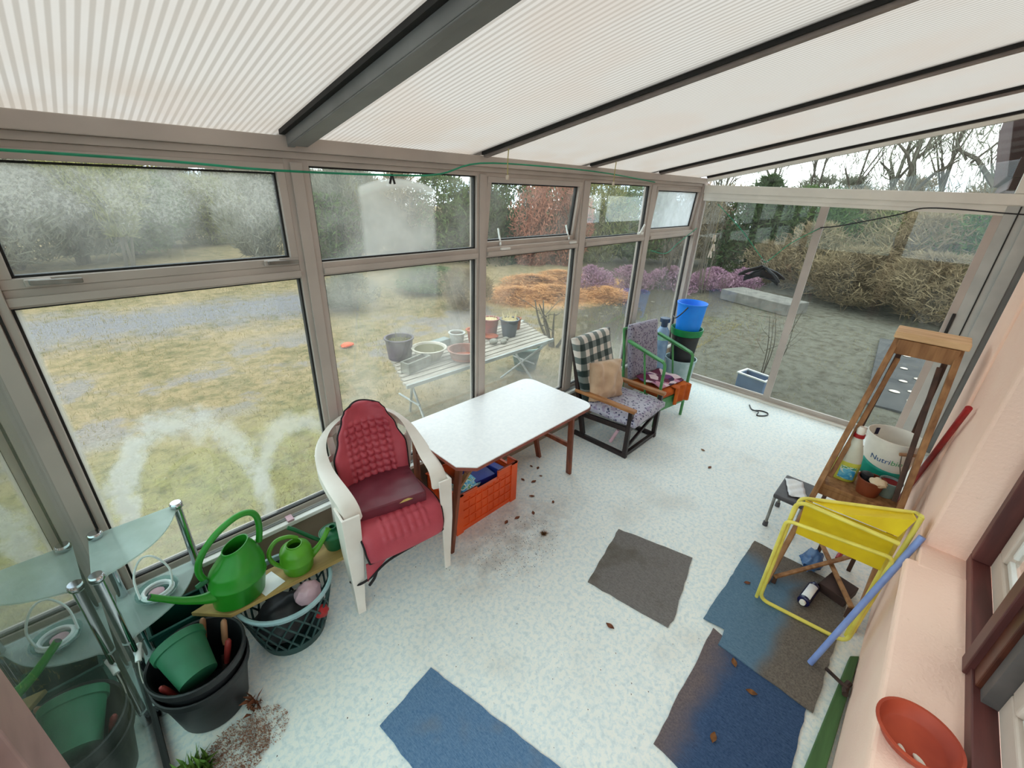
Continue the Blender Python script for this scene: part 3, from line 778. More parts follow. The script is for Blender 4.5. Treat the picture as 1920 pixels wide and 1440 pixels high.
    tool((-.79, 1.87, .16), (-.752, 1.925, .325), M['tool_wood'], 'hand tool with short wooden handle behind the green flowerpot')
    tool((-.86, 1.72, .12), (-.925, 1.745, .30), M['tool_red'], 'hand tool with white-tipped dark handle beside the green flowerpot')
    # laundry basket
    bc = Vector((-.452, 1.905, 0))
    lb = thing('laundry_basket', 'round lattice laundry basket with pale grey-blue rim under the plank', 'basket', tuple(bc))
    def rr(z): return .135 + (.195 - .135) * (z / .29)
    mb = MB(); N = 18
    for k in range(N):
        for s in (1, -1):
            pts = []
            for j in range(9):
                z = .045 + (.275 - .045) * j / 8; a = 2 * PI * k / N + s * .72 * j / 8
                pts.append(bc + Vector((rr(z) * C2(a), rr(z) * S2(a), z)))
            mb.tube(pts, .0048, 5)
    mb.build('lattice', M['lattice'], lb, smooth=True)
    MB().lathe([(0, 0), (.135, 0), (.147, .05), (.142, .05), (.130, .006), (0, .006)], bc, 36).build('base', M['lattice'], lb, smooth=True)
    MB().lathe([(.185, .268), (.192, .268), (.200, .282), (.202, .292), (.196, .298), (.186, .295), (.183, .28), (.185, .268)], bc, 44).build('rim', M['teal_grey'], lb, smooth=True)
    def lump(name, label, cat, c, r, m, seed, squash=1, group=None):
        mb = MB(); mb.ball((0, 0, 0), 1, 20, 14); k = Vector((seed * 3.7, seed, seed * 2.1))
        for i, v in enumerate(mb.v):
            f = 1 + .22 * noise.noise(v * 2.2 + k)
            mb.v[i] = Vector((c[0] + v.x * r[0] * f, c[1] + v.y * r[1] * f, c[2] + v.z * r[2] * f))
        o = mb.build(name, m, smooth=True); return tag(o, label, cat, group)
    lump('black_bag', 'crumpled black plastic bag lying in the laundry basket', 'bag', (-.48, 1.905, .105), (.125, .11, .095), M['black'], 1)
    lump('pink_cloth', 'pale pink cloth bundle in the laundry basket below the small watering can', 'cloth', (-.385, 1.83, .245), (.055, .05, .05), M['pink'], 2)
    lump('red_cloth', 'small red cloth inside the lattice of the laundry basket', 'cloth', (-.36, 1.77, .16), (.03, .025, .03), M['red'], 3)
    # plank on the basket and bucket rims
    P = [(-.668, 1.868, .304), (-.145, 1.838, .304), (-.135, 1.985, .304), (-.60, 2.01, .304), (-.778, 1.985, .304)]
    pl = MB().prism(P, (0, 0, .020)).build('plank', M['plank'], bevel=.002)
    tag(pl, 'weathered wooden plank lying across the basket and bucket with three watering cans', 'plank')
    o = MB(at(-.505, 1.92, 0, 14)).prism([(-.045, -.05, .3245), (.045, -.05, .3245), (.045, .05, .3245), (-.045, .05, .3245)], (0, 0, .0015)).build('paper_sheet', M['paper'])
    tag(o, 'small white sheet of paper under the large green watering can', 'paper')
    # big watering can
    zc = .327
    wc = thing('watering_can', 'large bright green plastic watering can on the left end of the plank', 'watering can', (-.61, 1.93, zc), 'watering cans on the plank')
    Sh = Matrix(((1, 0, .12, 0), (0, 1, 0, 0), (0, 0, 1, 0), (0, 0, 0, 1)))
    mb = MB(Matrix.Translation((-.612, 1.935, zc)) @ Sh)
    mb.lathe([(0, 0), (.084, 0), (.096, .010), (.104, .095), (.1065, .098), (.1065, .104), (.103, .108), (.1025, .155), (.099, .168), (.097, .172), (.090, .192), (.070, .226), (.052, .250), (.051, .262), (.0465, .262), (.046, .240), (.085, .175), (.096, .10), (.087, .01), (0, .01)], (0, 0, 0), 40, sx=1.0, sy=.82)
    for i, v in enumerate(mb.v):          # crown slopes toward the spout
        lv = v - Vector((-.612, 1.935, zc))
        if lv.z > .16: mb.v[i].z += (lv.x - .03) * .35 * min(1, (lv.z - .16) / .08)
    body = mb.build('body', M['green_can'], wc, smooth=True)
    MB().tube(smooth([(-.665, 1.925, .40), (-.72, 1.92, .415), (-.78, 1.918, .455), (-.83, 1.918, .505), (-.868, 1.918, .548)], 4), [.034, .032, .029, .026, .022, .019, .017, .0155, .0145, .0135, .013, .0125, .012, .0118, .0118, .0118, .0118][:17], 16).build('spout', M['green_can'], wc, smooth=True)
    MB().lathe([(0, 0), (.0095, 0), (.0095, .0008), (0, .0008)], (0, 0, 0), 14, Matrix.Translation((-.8688, 1.918, .5485)) @ Vector((-.62, 0, .75)).to_track_quat('Z', 'Y').to_matrix().to_4x4()).build('spout_mouth', M['black'], wc)
    MB().tube(smooth([(-.705, 1.935, .485), (-.715, 1.935, .545), (-.69, 1.935, .61), (-.63, 1.937, .672), (-.56, 1.94, .708), (-.51, 1.942, .708), (-.483, 1.944, .675), (-.482, 1.945, .61), (-.495, 1.945, .545)], 5), .0125, 12).build('handle', M['green_can'], wc, smooth=True)
    MB().tube([(-.70, 1.93, .49), (-.738, 1.92, .487)], [.012, .009], 10).build('peg', M['dark_green'], wc, smooth=True)
    # small lime can
    wc = thing('watering_can', 'small lime green watering can standing in the middle of the plank', 'watering can', (-.375, 1.92, .324), 'watering cans on the plank')
    MB().lathe([(0, 0), (.058, 0), (.062, .008), (.067, .055), (.070, .057), (.070, .062), (.067, .066), (.066, .10), (.060, .118), (.042, .132), (.034, .136), (.033, .142), (.029, .142), (.029, .12), (.055, .105), (.060, .06), (.055, .008), (0, .008)], (-.375, 1.92, .3245), 36).build('body', M['lime_can'], wc, smooth=True)
    MB().tube(smooth([(-.432, 1.925, .36), (-.468, 1.935, .41), (-.472, 1.942, .462), (-.435, 1.948, .50), (-.385, 1.945, .495), (-.352, 1.94, .47)], 5), .009, 10).build('handle', M['lime_can'], wc, smooth=True)
    MB().tube(smooth([(-.318, 1.915, .365), (-.285, 1.908, .39), (-.255, 1.905, .425), (-.225, 1.905, .468)], 4), [.02, .019, .017, .0155, .014, .013, .012, .0115, .011, .011, .011, .011, .013][:13], 12).build('spout', M['lime_can'], wc, smooth=True)
    # dark green small can
    wc = thing('watering_can', 'small dark green watering can at the right end of the plank by the white chair', 'watering can', (-.20, 1.93, .324), 'watering cans on the plank')
    MB().lathe([(0, 0), (.040, 0), (.062, .085), (.064, .088), (.060, .090), (.056, .086), (.036, .005), (0, .005)], (-.197, 1.935, .3245), 32).build('body', M['dark_green'], wc, smooth=True)
    MB().lathe([(.062, .086), (.05, .096), (.03, .102), (.016, .104), (.017, .118), (.013, .118), (.012, .1), (.05, .088), (.062, .086)], (-.197, 1.935, .3245), 28, sx=1).build('cover', M['dark_green'], wc, smooth=True)
    MB().tube(smooth([(-.245, 1.95, .37), (-.29, 1.985, .41), (-.335, 2.015, .455), (-.36, 2.03, .475)], 4), .009, 10).build('spout', M['dark_green'], wc, smooth=True)
    # weed and brown debris in the corner
    def tuft(name, m, c, n, r, h, lw, seed, label, cat, kind=None):
        rnd = random.Random(seed); mb = MB()
        for k in range(n):
            a = rnd.uniform(0, 2 * PI); q = r * math.sqrt(rnd.random()); b = rnd.uniform(0, 2 * PI)
            p = Vector((c[0] + q * C2(a), c[1] + q * S2(a), .002)); hh = h * rnd.uniform(.4, 1)
            d = Vector((C2(b), S2(b), 0)); s = d.cross(Vector((0, 0, 1))) * lw
            mb.add([p - s, p + s, p + d * hh * .35 + Vector((0, 0, hh * .7)) + s * .7, p + d * hh * .9 + Vector((0, 0, hh * .8))], [(0, 1, 2, 3)])
        o = mb.build(name, m, normals=False, org=(c[0], c[1], 0)); tag(o, label, cat); 
        if kind: o['kind'] = kind
        return o
    tuft('floor_weed', M['weed'], (-.915, 1.58), 70, .045, .07, .008, 4, 'green weed growing at the floor edge by the near end glass', 'weed')
    tuft('plant_debris', M['debris'], (-.79, 1.555), 1700, .105, .012, .0011, 5, 'brown crumbled plant debris on the floor in front of the black buckets', 'debris', 'stuff')
    tuft('plant_debris', M['debris'], (-.70, 1.56), 700, .085, .010, .0010, 6, 'thin trail of brown debris right of the black buckets', 'debris', 'stuff')
    tuft('dried_sprig', M['leaf_dry'], (-.70, 1.67), 24, .03, .06, .004, 7, 'dry brown sprig lying against the black bucket', 'sprig')

def build_chair():
    # white plastic armchair with long crimson cushion
    Mc = at(.058, 1.741, 0, -7.8)
    ch = thing('plastic_armchair', 'white plastic armchair with long crimson quilted cushion beside the folding table', 'chair', (.06, 1.92, 0))
    m = M['chair_white']
    half = [(-.232, -.005, .56), (-.236, .015, .605), (-.243, .06, .635), (-.252, .18, .655), (-.256, .29, .69), (-.238, .375, .745), (-.185, .425, .80), (-.10, .445, .845), (0, .45, .86)]
    pts = smooth(half, 4); full = pts + [Vector((-p.x, p.y, p.z)) for p in reversed(pts[:-1])]
    mb = MB(Mc)
    n = len(full)
    vs = []; 
    for i, p in enumerate(full):
        d = (full[min(i + 1, n - 1)] - full[max(i - 1, 0)]).normalized()
        o = Vector((d.y, -d.x, 0)); o.normalize(); o = -o if True else o      # outward
        if o.dot(Vector((p.x, p.y - .2, 0))) < 0: o = -o
        t = abs(i - (n - 1) / 2) / ((n - 1) / 2)
        w = lerp(.018, .080, min(1, t * 1.5)); dp = lerp(.075, .05, min(1, t * 1.5))
        for a, b in ((-w * .72, 0), (w * .03, .006), (w * .28, -.006), (w * .28, -dp), (w * .28 - .006, -dp), (w * .13, -.014), (-w * .62, -.012)):
            vs.append(p + o * a + Vector((0, 0, b)))
    fs = []
    for i in range(n - 1):
        for k in range(7):
            l = (k + 1) % 7; fs.append((i * 7 + k, i * 7 + l, i * 7 + 7 + l, i * 7 + 7 + k))
    fs += [tuple(range(6, -1, -1)), tuple((n - 1) * 7 + k for k in range(7))]
    mb.add(vs, fs).build('arm_band', m, ch, smooth=True, angle=50)
    # seat pan
    MB(Mc).slab(lambda u, v, s: ((u - .5) * lerp(.46, .40, v), .0 + .38 * v, .425 - .02 * v - .02 * S2(PI * u) * S2(PI * v) + (.004 if s > 0 else -.004) - .03 * max(0, .12 - v) / .12), 10, 8).build('seat', m, ch, smooth=True)
    # slatted back shell between seat and band
    mb = MB(Mc)
    for k in range(-4, 5):
        a = k / 4; x0 = .19 * a; x1 = .235 * a if abs(a) < 1 else .25 * a
        top = (.86 - .14 * a * a, .445 - .06 * a * a)
        sweep(mb, smooth([(x0, .37 - .03 * a * a, .41), (lerp(x0, x1, .5), .405 - .05 * a * a, .6), (x1 * .97, top[1], top[0] - .012)], 4), .032, .006, lat=(1, 0, 0))
    sweep(mb, smooth([(-.235, .36, .655), (-.12, .412, .672), (0, .424, .678), (.12, .412, .672), (.235, .36, .655)], 4), .006, .035)
    mb.build('back_slats', m, ch, smooth=True)
    def leg(u0, v0, u1, v1, zt, wt, dt, wb, db, nm='leg'):
        mb = MB(Mc)
        vs = []
        for (u, v, z, w, d) in ((u0, v0, 0, wb, db), (lerp(u0, u1, .12), lerp(v0, v1, .12), zt * .12, wb * 1.05, db * 1.05), (lerp(u0, u1, .6), lerp(v0, v1, .6), zt * .6, lerp(wb, wt, .75), lerp(db, dt, .8)), (u1, v1, zt, wt, dt)):
            s = -1 if u1 < 0 else 1
            # L shaped channel: front face and outer side face
            for p, q in ((-s * w * .5, -d * .5), (s * w * .5, -d * .5), (s * w * .5, d * .5), (s * (w * .5 - .012), d * .5), (s * (w * .5 - .012), -d * .5 + .012), (-s * w * .5, -d * .5 + .012)):
                vs.append((u + p, v + q, z))
        fs = [(5, 4, 3, 2, 1, 0), (18, 19, 20, 21, 22, 23)]
        for i in range(3):
            for k in range(6):
                l = (k + 1) % 6; fs.append((i * 6 + k, i * 6 + l, i * 6 + 6 + l, i * 6 + 6 + k))
        mb.add(vs, fs).build(nm, m, ch, bevel=.003)
    leg(-.242, .005, -.236, .03, .60, .082, .115, .040, .042); leg(.242, .005, .236, .03, .60, .070, .115, .036, .042)
    leg(-.21, .375, -.20, .34, .42, .045, .07, .03, .04); leg(.21, .375, .20, .34, .42, .045, .07, .03, .04)
    # long quilted cushion: back, seat and front drop in one piece
    path = smooth([(.442, .915), (.425, .87), (.385, .74), (.345, .60), (.315, .485), (.27, .452), (.16, .458), (.05, .462), (-.02, .445), (-.048, .39), (-.055, .325)], 5)
    path = [Vector((0, p[0], p[1])) for p in [(q.x, q.y) for q in [Vector((a.x, a.y, 0)) for a in path]]]
    L = [0]
    for i in range(1, len(path)): L.append(L[-1] + (path[i] - path[i - 1]).length)
    tot = L[-1]
    def onpath(v):
        s = v * tot; i = 1
        while i < len(L) - 1 and L[i] < s: i += 1
        k = (s - L[i - 1]) / max(1e-6, L[i] - L[i - 1]); p = path[i - 1].lerp(path[i], k)
        d = (path[min(i + 1, len(path) - 1)] - path[max(i - 2, 0)]).normalized()
        return p, Vector((0, -d.z, d.y)) * -1, s
    def hw(v):
        t = v
        ks = [(0, .06), (.02, .09), (.06, .112), (.16, .15), (.28, .188), (.42, .182), (.5, .178), (.6, .205), (.82, .208), (.93, .20), (1, .19)]
        for (a, x), (b, y) in zip(ks, ks[1:]):
            if t <= b: q = (t - a) / (b - a); q = q * q * (3 - 2 * q); return lerp(x, y, q)
        return .19
    def pad(u, v, s):
        p, nrm, ss = onpath(v); w = hw(v)
        if nrm.z < 0 and v > .5 and v < .8: nrm = -nrm
        e = min(1, min(u, 1 - u) / .12); e2 = min(1, min(v, 1 - v) / .03)
        th = .006 + .026 * math.sqrt(max(0, 1 - (1 - e) ** 2)) * math.sqrt(max(0, 1 - (1 - e2) ** 2))
        if s > 0:
            x = (u - .5) * 2 * w
            tu = abs(S2((x + .018) / .0365 * PI)) ; tv = abs(S2(ss / .037 * PI))
            k = 0
            if .09 < v < .93 and abs(x) < min(.118, w - .03): k = min(1, (v - .09) / .03, (.118 - abs(x)) / .01, (.93 - v) / .03)
            flat = .55 if v > .5 else 1
            th += (.021 * math.sqrt(tu * tv) - .006) * max(0, k) * flat
        bow = .045 * (2 * (u - .5)) ** 2 if v < .45 else .008 * (2 * (u - .5)) ** 2
        c = p + Vector(((u - .5) * 2 * w, 0, 0)) + Vector((0, -bow if v < .45 else 0, bow if v >= .45 else 0))
        return c + nrm * (th if s > 0 else .004)
    cu = MB(Mc).slab(pad, 64, 150).build('cushion', red_cushion(), ch, smooth=True, angle=80)
    for u in (0, 1):
        MB(Mc).tube([pad(u, v / 60, 1) for v in range(61)], .0055, 7).build('piping', M['blackpipe'], cu, smooth=True)
    MB(Mc).tube([pad(u / 16, 0, 1) for u in range(17)], .0055, 7).build('piping', M['blackpipe'], cu, smooth=True)
    MB(Mc).tube([pad(u / 16, 1, 1) for u in range(17)], .0055, 7).build('piping', M['blackpipe'], cu, smooth=True)
    # loose corner of the cushion skirt and its tie, front left
    MB(Mc).prism([(-.205, -.055, .33), (-.10, -.058, .325), (-.205, -.045, .215)], (0, .008, 0)).build('cushion_flap', M['tool_red'] if False else red_cushion(), cu)
    MB(Mc).tube(smooth([(.20, -.052, .33), (.05, -.056, .318), (-.10, -.058, .30), (-.19, -.045, .235), (-.245, -.02, .20), (-.268, .02, .20)], 5), .006, 7).build('tie_cord', M['blackpipe'], cu, smooth=True)
    MB(Mc).tube(smooth([(-.16, -.05, .262), (-.175, -.05, .225), (-.20, -.045, .19)], 4), .007, 7).build('tie_cord', M['blackpipe'], cu, smooth=True)
    # square vinyl cushion lying on the seat
    Ms = Mc @ Matrix.Translation((-.005, .165, .490)) @ rot(-6)
    def sq(u, v, s):
        a, b = u - .5, v - .5
        e = min(1, min(u, 1 - u) / .1, min(v, 1 - v) / .1)
        puff = .008 * C2(PI * a) * C2(PI * b) + .004 * noise.noise(Vector((u * 4, v * 4, 3)))
        z = (.058 + puff) if s > 0 else 0
        return (a * .335, b * .27, z)
    sqc = MB(Ms).slab(sq, 24, 24).build('seat_cushion', maroon(), smooth=True, angle=40, bevel=.006)
    tag(sqc, 'dark maroon vinyl box cushion with a split seam lying on the crimson cushion', 'cushion')
    MB(Ms).add([(.03, -.136, .040), (.05, -.1365, .052), (.075, -.1365, .055), (.098, -.136, .044), (.07, -.138, .043)], [(0, 4, 3, 2, 1)]).build('foam_tear', mat('foam_yellow', (216, 190, 120), (190, 160, 92), .9), sqc, solid=.002)

def build_table():
    tb = thing('folding_table', 'long white-topped folding table with brown edge in front of the glazing', 'table', (.88, 1.9, 0))
    c = .075
    def poly(e, cz):
        x0, x1, y0, y1 = .350 - e, 1.455 + e, 1.60 - e, 2.20 + e
        r = c
        out = []
        for (cx, cy, a0) in ((x1, y0, -90), (x1, y1, 0), (x0, y1, 90), (x0, y0, 180)):
            sx = 1 if cx == x1 else -1; sy = 1 if cy == y1 else -1
            if cx == x1:
                for k in range(6):
                    a = math.radians(a0 + 90 * k / 5); out.append((cx - sx * r + r * C2(a), cy - sy * r + r * S2(a), cz))
            else:   # plain cut corners at the near end
                pts = [(cx, cy - sy * r, cz), (cx - sx * r, cy, cz)]
                out += pts if sy < 0 else pts[::-1]
        return out
    MB().prism(poly(0, .640), (0, 0, .018)).build('tabletop', M['table_top'], tb, bevel=.002)
    MB().prism(poly(.003, .636), (0, 0, .0165)).build('edge_band', M['table_edge'], tb)
    w = M['table_wood']
    MB().box(.40, 1.38, 1.655, 1.675, .60, .636).build('apron', w, tb, bevel=.002)
    MB().box(.40, 1.38, 2.125, 2.145, .60, .636).build('apron', w, tb, bevel=.002)
    for (xt, xf) in ((1.345, 1.495), (.392, .378)):
        for (yt, yf) in ((1.70, 1.773), (2.10, 2.07)):
            MB().bar((xt, yt, .636), (xf, yf, .0), .022, .040, (0, 1, 0)).build('leg', w, tb, bevel=.003)
        MB().bar((lerp(xt, xf, .55), 1.735, .286), (lerp(xt, xf, .55), 2.085, .286), .018, .034).build('stretcher', w, tb, bevel=.003)
        MB().bar((lerp(xt, xf, .2), 1.715, .509), (lerp(xt, xf, .2), 2.095, .509), .018, .030).build('stretcher', w, tb, bevel=.003)
    MB().bar((.40, 1.755, .42), (.54, 1.71, .63), .016, .030, (0, 1, 0)).build('folding_strut', M['ladder'], tb, bevel=.002)
    # orange crate and what is in it
    x0, x1, y0, y1, h = .482, .992, 1.848, 2.135, .305
    cr = thing('plastic_crate', 'orange plastic crate of boxes on the floor under the white folding table', 'crate', ((x0 + x1) / 2, (y0 + y1) / 2, 0))
    m = M['crate']
    mb = MB(); mb.box(x0, x1, y0, y1, .0, .012)
    t = .01
    mb.box(x0, x1, y0, y0 + t, .012, h - .05); mb.box(x0, x1, y1 - t, y1, .012, h)
    mb.box(x0, x0 + t, y0, y1, .012, h - .06); mb.box(x1 - t, x1, y0, y1, .012, h - .06)
    mb.box(x0, x0 + t, y0, y0 + .08, h - .06, h); mb.box(x0, x0 + t, y1 - .08, y1, h - .06, h)
    mb.box(x1 - t, x1, y0, y0 + .08, h - .06, h); mb.box(x1 - t, x1, y1 - .08, y1, h - .06, h)
    mb.box(x0, x0 + .16, y0, y0 + t, h - .05, h - .02); mb.box(x1 - .17, x1, y0, y0 + t, h - .05, h)
    mb.build('body', m, cr, bevel=.002)
    mb = MB()
    for (a, b) in ((x0, x0 + .05), (x1 - .05, x1)):
        mb.box(a - .003, b, y0 - .008, y0, .0, h - (.02 if a == x0 else 0))
    for k in range(4): mb.box(x0 + .05, x1 - .05, y0 - .006, y0, .03 + .062 * k, .038 + .062 * k)
    for k in range(1, 8): mb.box(x0 + .05 + .0512 * k - .003, x0 + .05 + .0512 * k + .003, y0 - .005, y0, .03, .24)
    for k in range(5): mb.box(x0 - .006, x0, y0 + .04 + .05 * k, y0 + .05 + .05 * k, .02, .24)
    mb.build('ribs', m, cr)
    mb = MB()
    mb.box(x0 + .16, x1 - .17, y0 - .008, y0 + t, h - .055, h - .046); mb.box(x1 - .17, x1 + .006, y0 - .008, y0 + t, h - .006, h); mb.box(x0 - .006, x0 + .16, y0 - .008, y0 + t, h - .028, h - .02)
    mb.box(x0 - .006, x1 + .006, y1 - t, y1 + .006, h - .006, h); mb.box(x1 - t, x1 + .008, y0, y1, h - .066, h - .058); mb.box(x1 - t, x1 + .008, y0, y0 + .08, h - .006, h); mb.box(x1 - t, x1 + .008, y1 - .08, y1, h - .006, h)
    mb.build('lip', m, cr)
    o = MB(at(.635, 1.985, 0, 10) @ Matrix.Translation((0, 0, .10)) @ rot(14, 'X')).box(-.075, .075, -.06, .06, .0, .165).build('carton', M['cyan_box'], bevel=.004); tag(o, 'pale blue printed carton standing in the orange crate', 'carton')
    o = MB(at(.775, 1.985, 0, -6) @ Matrix.Translation((0, 0, .06))).box(-.075, .075, -.085, .085, 0, .195).build('blue_carton', M['blue_box'], bevel=.003); tag(o, 'dark blue carton in the middle of the orange crate', 'carton')
    o = MB(at(.898, 1.96, 0, 6) @ Matrix.Translation((0, 0, .05)) @ rot(8, 'Y')).box(-.03, .03, -.085, .085, 0, .19).build('blue_carton', mat('blue_carton_light', (44, 70, 170), (30, 48, 130), .45, 0, 9), bevel=.003); tag(o, 'narrow mid-blue carton leaning at the right side of the orange crate', 'carton')
    o = MB(at(.535, 1.925, 0, 4)).box(-.035, .035, -.05, .05, .013, .20).build('brown_carton', mat('carton_brown', (140, 80, 62), (112, 62, 48), .8), bevel=.003); tag(o, 'small brown carton in the near left corner of the orange crate', 'carton')
    o = MB(at(.72, 2.08, 0, 3)).box(-.16, .14, -.03, .03, .013, .17).build('navy_carton', M['navy'], bevel=.003); tag(o, 'long dark navy carton along the back of the orange crate', 'carton')

def build_far_chairs():
    # low dark wooden armchair
    dw = thing('wooden_armchair', 'low dark wooden armchair with checked back cushion and patterned seat', 'armchair', (2.22, 1.85, 0))
    m = M['dark_wood']
    xl, xr = 1.995, 2.475
    for x in (xl, xr):
        MB().bar((x, 1.60, 0), (x, 1.60, .405), .034, .034, (0, 1, 0)).build('front_leg', m, dw, bevel=.003)
        MB().bar((x, 1.58, .018), (x, 2.10, .018), .03, .036).build('floor_runner', m, dw, bevel=.003)
        MB().bar((x - .0, 2.01, .036), (x - .055, 2.165, .86), .034, .038, (1, 0, 0)).build('back_post', m, dw, bevel=.004)
        MB().bar((x, 1.62, .25), (x - .03, 2.06, .235), .026, .04).build('seat_rail', m, dw, bevel=.003)
        MB().bar((x, 1.565, .420), (x - .035, 2.10, .435), .052, .026).build('arm', M['arm_wood'], dw, bevel=.006)
    MB().bar((xl, 1.60, .026), (xr, 1.60, .026), .03, .03).build('front_rail', m, dw, bevel=.003)
    MB().bar((xl, 1.615, .05), (xr, 1.615, .23), .022, .022).build('brace', m, dw, bevel=.003)
    MB().bar((xl, 1.61, .245), (xr, 1.61, .245), .03, .032).build('front_rail', m, dw, bevel=.003)
    MB().bar((xl - .05, 2.15, .80), (xr - .05, 2.15, .80), .03, .05).build('top_rail', m, dw, bevel=.003)
    MB().bar((xl - .02, 2.05, .30), (xr - .02, 2.05, .30), .03, .04).build('back_rail', m, dw, bevel=.003)
    MB().tube([(2.02, 1.70, .20), (2.015, 1.75, .07)], .014, 10).build('loose_strap', M['pink'], dw, smooth=True)
    def cush(name, m, o, eu, ev, en, th, par, nu=20, nv=20, rnd_=.14):
        o, eu, ev, en = Vector(o), Vector(eu), Vector(ev), Vector(en).normalized()
        def fn(u, v, s):
            e = min(1, min(u, 1 - u) / rnd_, min(v, 1 - v) / rnd_)
            q = math.sqrt(max(0, 1 - (1 - e) ** 2))
            t = th * (.45 + .55 * q) / 2
            return o + eu * u + ev * v + en * (s * t + (.022 if th > .11 else .006) * noise.noise(Vector((u * 5, v * 5, th * 40))))
        return MB().slab(fn, nu, nv).build(name, m, par, smooth=True, angle=70)
    pr = fabric_print('printed_cushion_fabric', (172, 170, 184), (48, 52, 86), (136, 120, 148), 36)
    cush('seat_cushion', pr, (1.985, 1.545, .315), (.525, .02, 0), (-.03, .46, .005), (0, 0, 1), .095, dw)
    cush('back_cushion', fabric_check(), (1.965, 2.005, .34), (.47, .0, 0), (-.055, .145, .535), (-.0, -.97, .25), .095, dw)
    bc = cush('beige_cushion', M['beige'], (1.975, 1.955, .372), (.315, -.06, -.02), (.05, .075, .30), (.1, -.95, .25), .13, None, 30, 30, .34)
    tag(bc, 'crumpled beige velvet cushion leaning on the checked chair back', 'cushion')
    # green steel armchair
    gc = thing('steel_armchair', 'green painted steel armchair with printed back cushion and orange seat cover', 'armchair', (2.86, 1.85, 0))
    Mg = at(2.838, 1.648, 0, -8)
    g = M['green_frame']
    for u in (-.215, .215):
        MB(Mg).tube(smooth([(u, 0, 0), (u, .0, .40), (u, .0, .585), (u, .03, .625), (u * 1.03, .12, .642), (u * 1.04, .40, .705)], 5), .013, 10).build('arm', g, gc, smooth=True)
        sweep(q := MB(Mg), [(u, .02, .628), (u * 1.03, .13, .655), (u * 1.04, .40, .716)], .042, .010); q.build('arm_pad', g, gc, bevel=.003)
        MB(Mg).tube([(u, .40, 0), (u, .40, .30), (u, .43, .55), (u, .475, .80)], .013, 10).build('rear_leg', g, gc, smooth=True)
        MB(Mg).tube([(u, .0, .26), (u, .40, .24)], .011, 8).build('side_rail', g, gc, smooth=True)
        MB(Mg).tube([(u, .14, .26), (u, .22, .645)], .009, 8).build('side_stay', g, gc, smooth=True)
    MB(Mg).tube([(-.215, .0, .26), (.215, .0, .26)], .011, 8).build('front_rail', g, gc, smooth=True)
    MB(Mg).box(-.21, .21, -.012, -.004, .155, .265).build('front_panel', g, gc, bevel=.002)
    MB(Mg).tube([(-.215, .475, .80), (.215, .475, .80)], .013, 8).build('top_rail', g, gc, smooth=True)
    MB(Mg).tube([(-.215, .40, .1), (.215, .40, .1)], .010, 8).build('back_rail', g, gc, smooth=True)
    def cushg(name, m, o, eu, ev, en, th, par, r=.14):
        T = lambda v: Mg @ Vector(v); R3 = Mg.to_3x3()
        return cush(name, m, T(o), R3 @ Vector(eu), R3 @ Vector(ev), R3 @ Vector(en), th, par, 20, 20, r)
    pr2 = fabric_print('printed_back_fabric', (140, 132, 146), (54, 50, 76), (104, 92, 116), 44)
    cushg('back_cushion', pr2, (-.20, .345, .345), (.395, 0, 0), (0, .09, .50), (0, -.98, .18), .085, gc)
    cushg('seat_cushion', M['orange_cloth'], (-.19, -.015, .305), (.385, 0, 0), (0, .37, -.01), (0, 0, 1), .085, gc, .2)
    # orange cover hangs over the front right corner
    def drape(u, v):
        x = -.02 + .235 * u; 
        p = (x, .09 - .115 * min(1, v * 2), .352 - .004) if v < .5 else (x, -.03 - .012 * S2(u * 14), .35 - (v - .5) * .32 - .012 * S2(u * 9))
        return (p[0] + .0, p[1] - .003, p[2] + .006 * S2(u * 11))
    MB(Mg).grid(drape, 26, 16).build('seat_cover', M['orange_cloth'], gc, smooth=True, solid=.008)
    qd = MB(Mg).grid(lambda u, v: (-.17 + .35 * u, .02 + .28 * v, .365 + .018 * S2(u * 7 + v * 3) * S2(v * 6) + .02 * v), 24, 20).build('patchwork_cloth', fabric_quilt(), smooth=True, solid=.008)
    tag(qd, 'folded purple and white patchwork cloth on the orange seat of the green chair', 'cloth')
    # stack of buckets in the far corner
    bx, by = 3.60, 1.935
    t = thing('storage_tub', 'milky translucent plastic tub at the bottom of the bucket stack', 'tub', (bx, by, 0))
    MB().lathe(vessel(.125, .155, .36), (bx, by, 0), 32).build('body', M['milk'], t, smooth=True)
    t = thing('black_bucket', 'black plastic bucket between the milky tub and the green bucket', 'bucket', (bx, by, .30))
    MB().lathe([(0, .30), (.108, .30), (.135, .60), (.138, .60), (.138, .615), (.131, .615), (.105, .306), (0, .306)], (bx, by, 0), 32).build('body', M['black'], t, smooth=True)
    t = thing('green_bucket', 'bright green bucket with deep rim nested in the black bucket', 'bucket', (bx, by, .45))
    MB().lathe([(0, .45), (.110, .45), (.126, .60), (.128, .62), (.150, .622), (.158, .665), (.158, .69), (.150, .69), (.128, .63), (.107, .456), (0, .456)], (bx, by, 0), 32).build('body', M['bright_green'], t, smooth=True)
    t = thing('blue_bucket', 'bright blue bucket on top of the bucket stack in the far corner', 'bucket', (bx, by, .62))
    MB().lathe([(0, .62), (.112, .62), (.140, .93), (.146, .932), (.148, .95), (.143, .952), (.136, .945), (.108, .626), (0, .626)], (bx + .004, by, 0), 32).build('body', M['blue'], t, smooth=True)
    MB().tube(smooth([(bx - .142, by - .02, .925), (bx - .165, by + .02, .86), (bx - .15, by + .08, .80), (bx - .09, by + .13, .80)], 5), .006, 7).build('bail', M['black'], t, smooth=True)
    t = thing('water_bottle', 'pale blue water bottle standing behind the green steel armchair', 'bottle', (3.40, 2.10, 0))
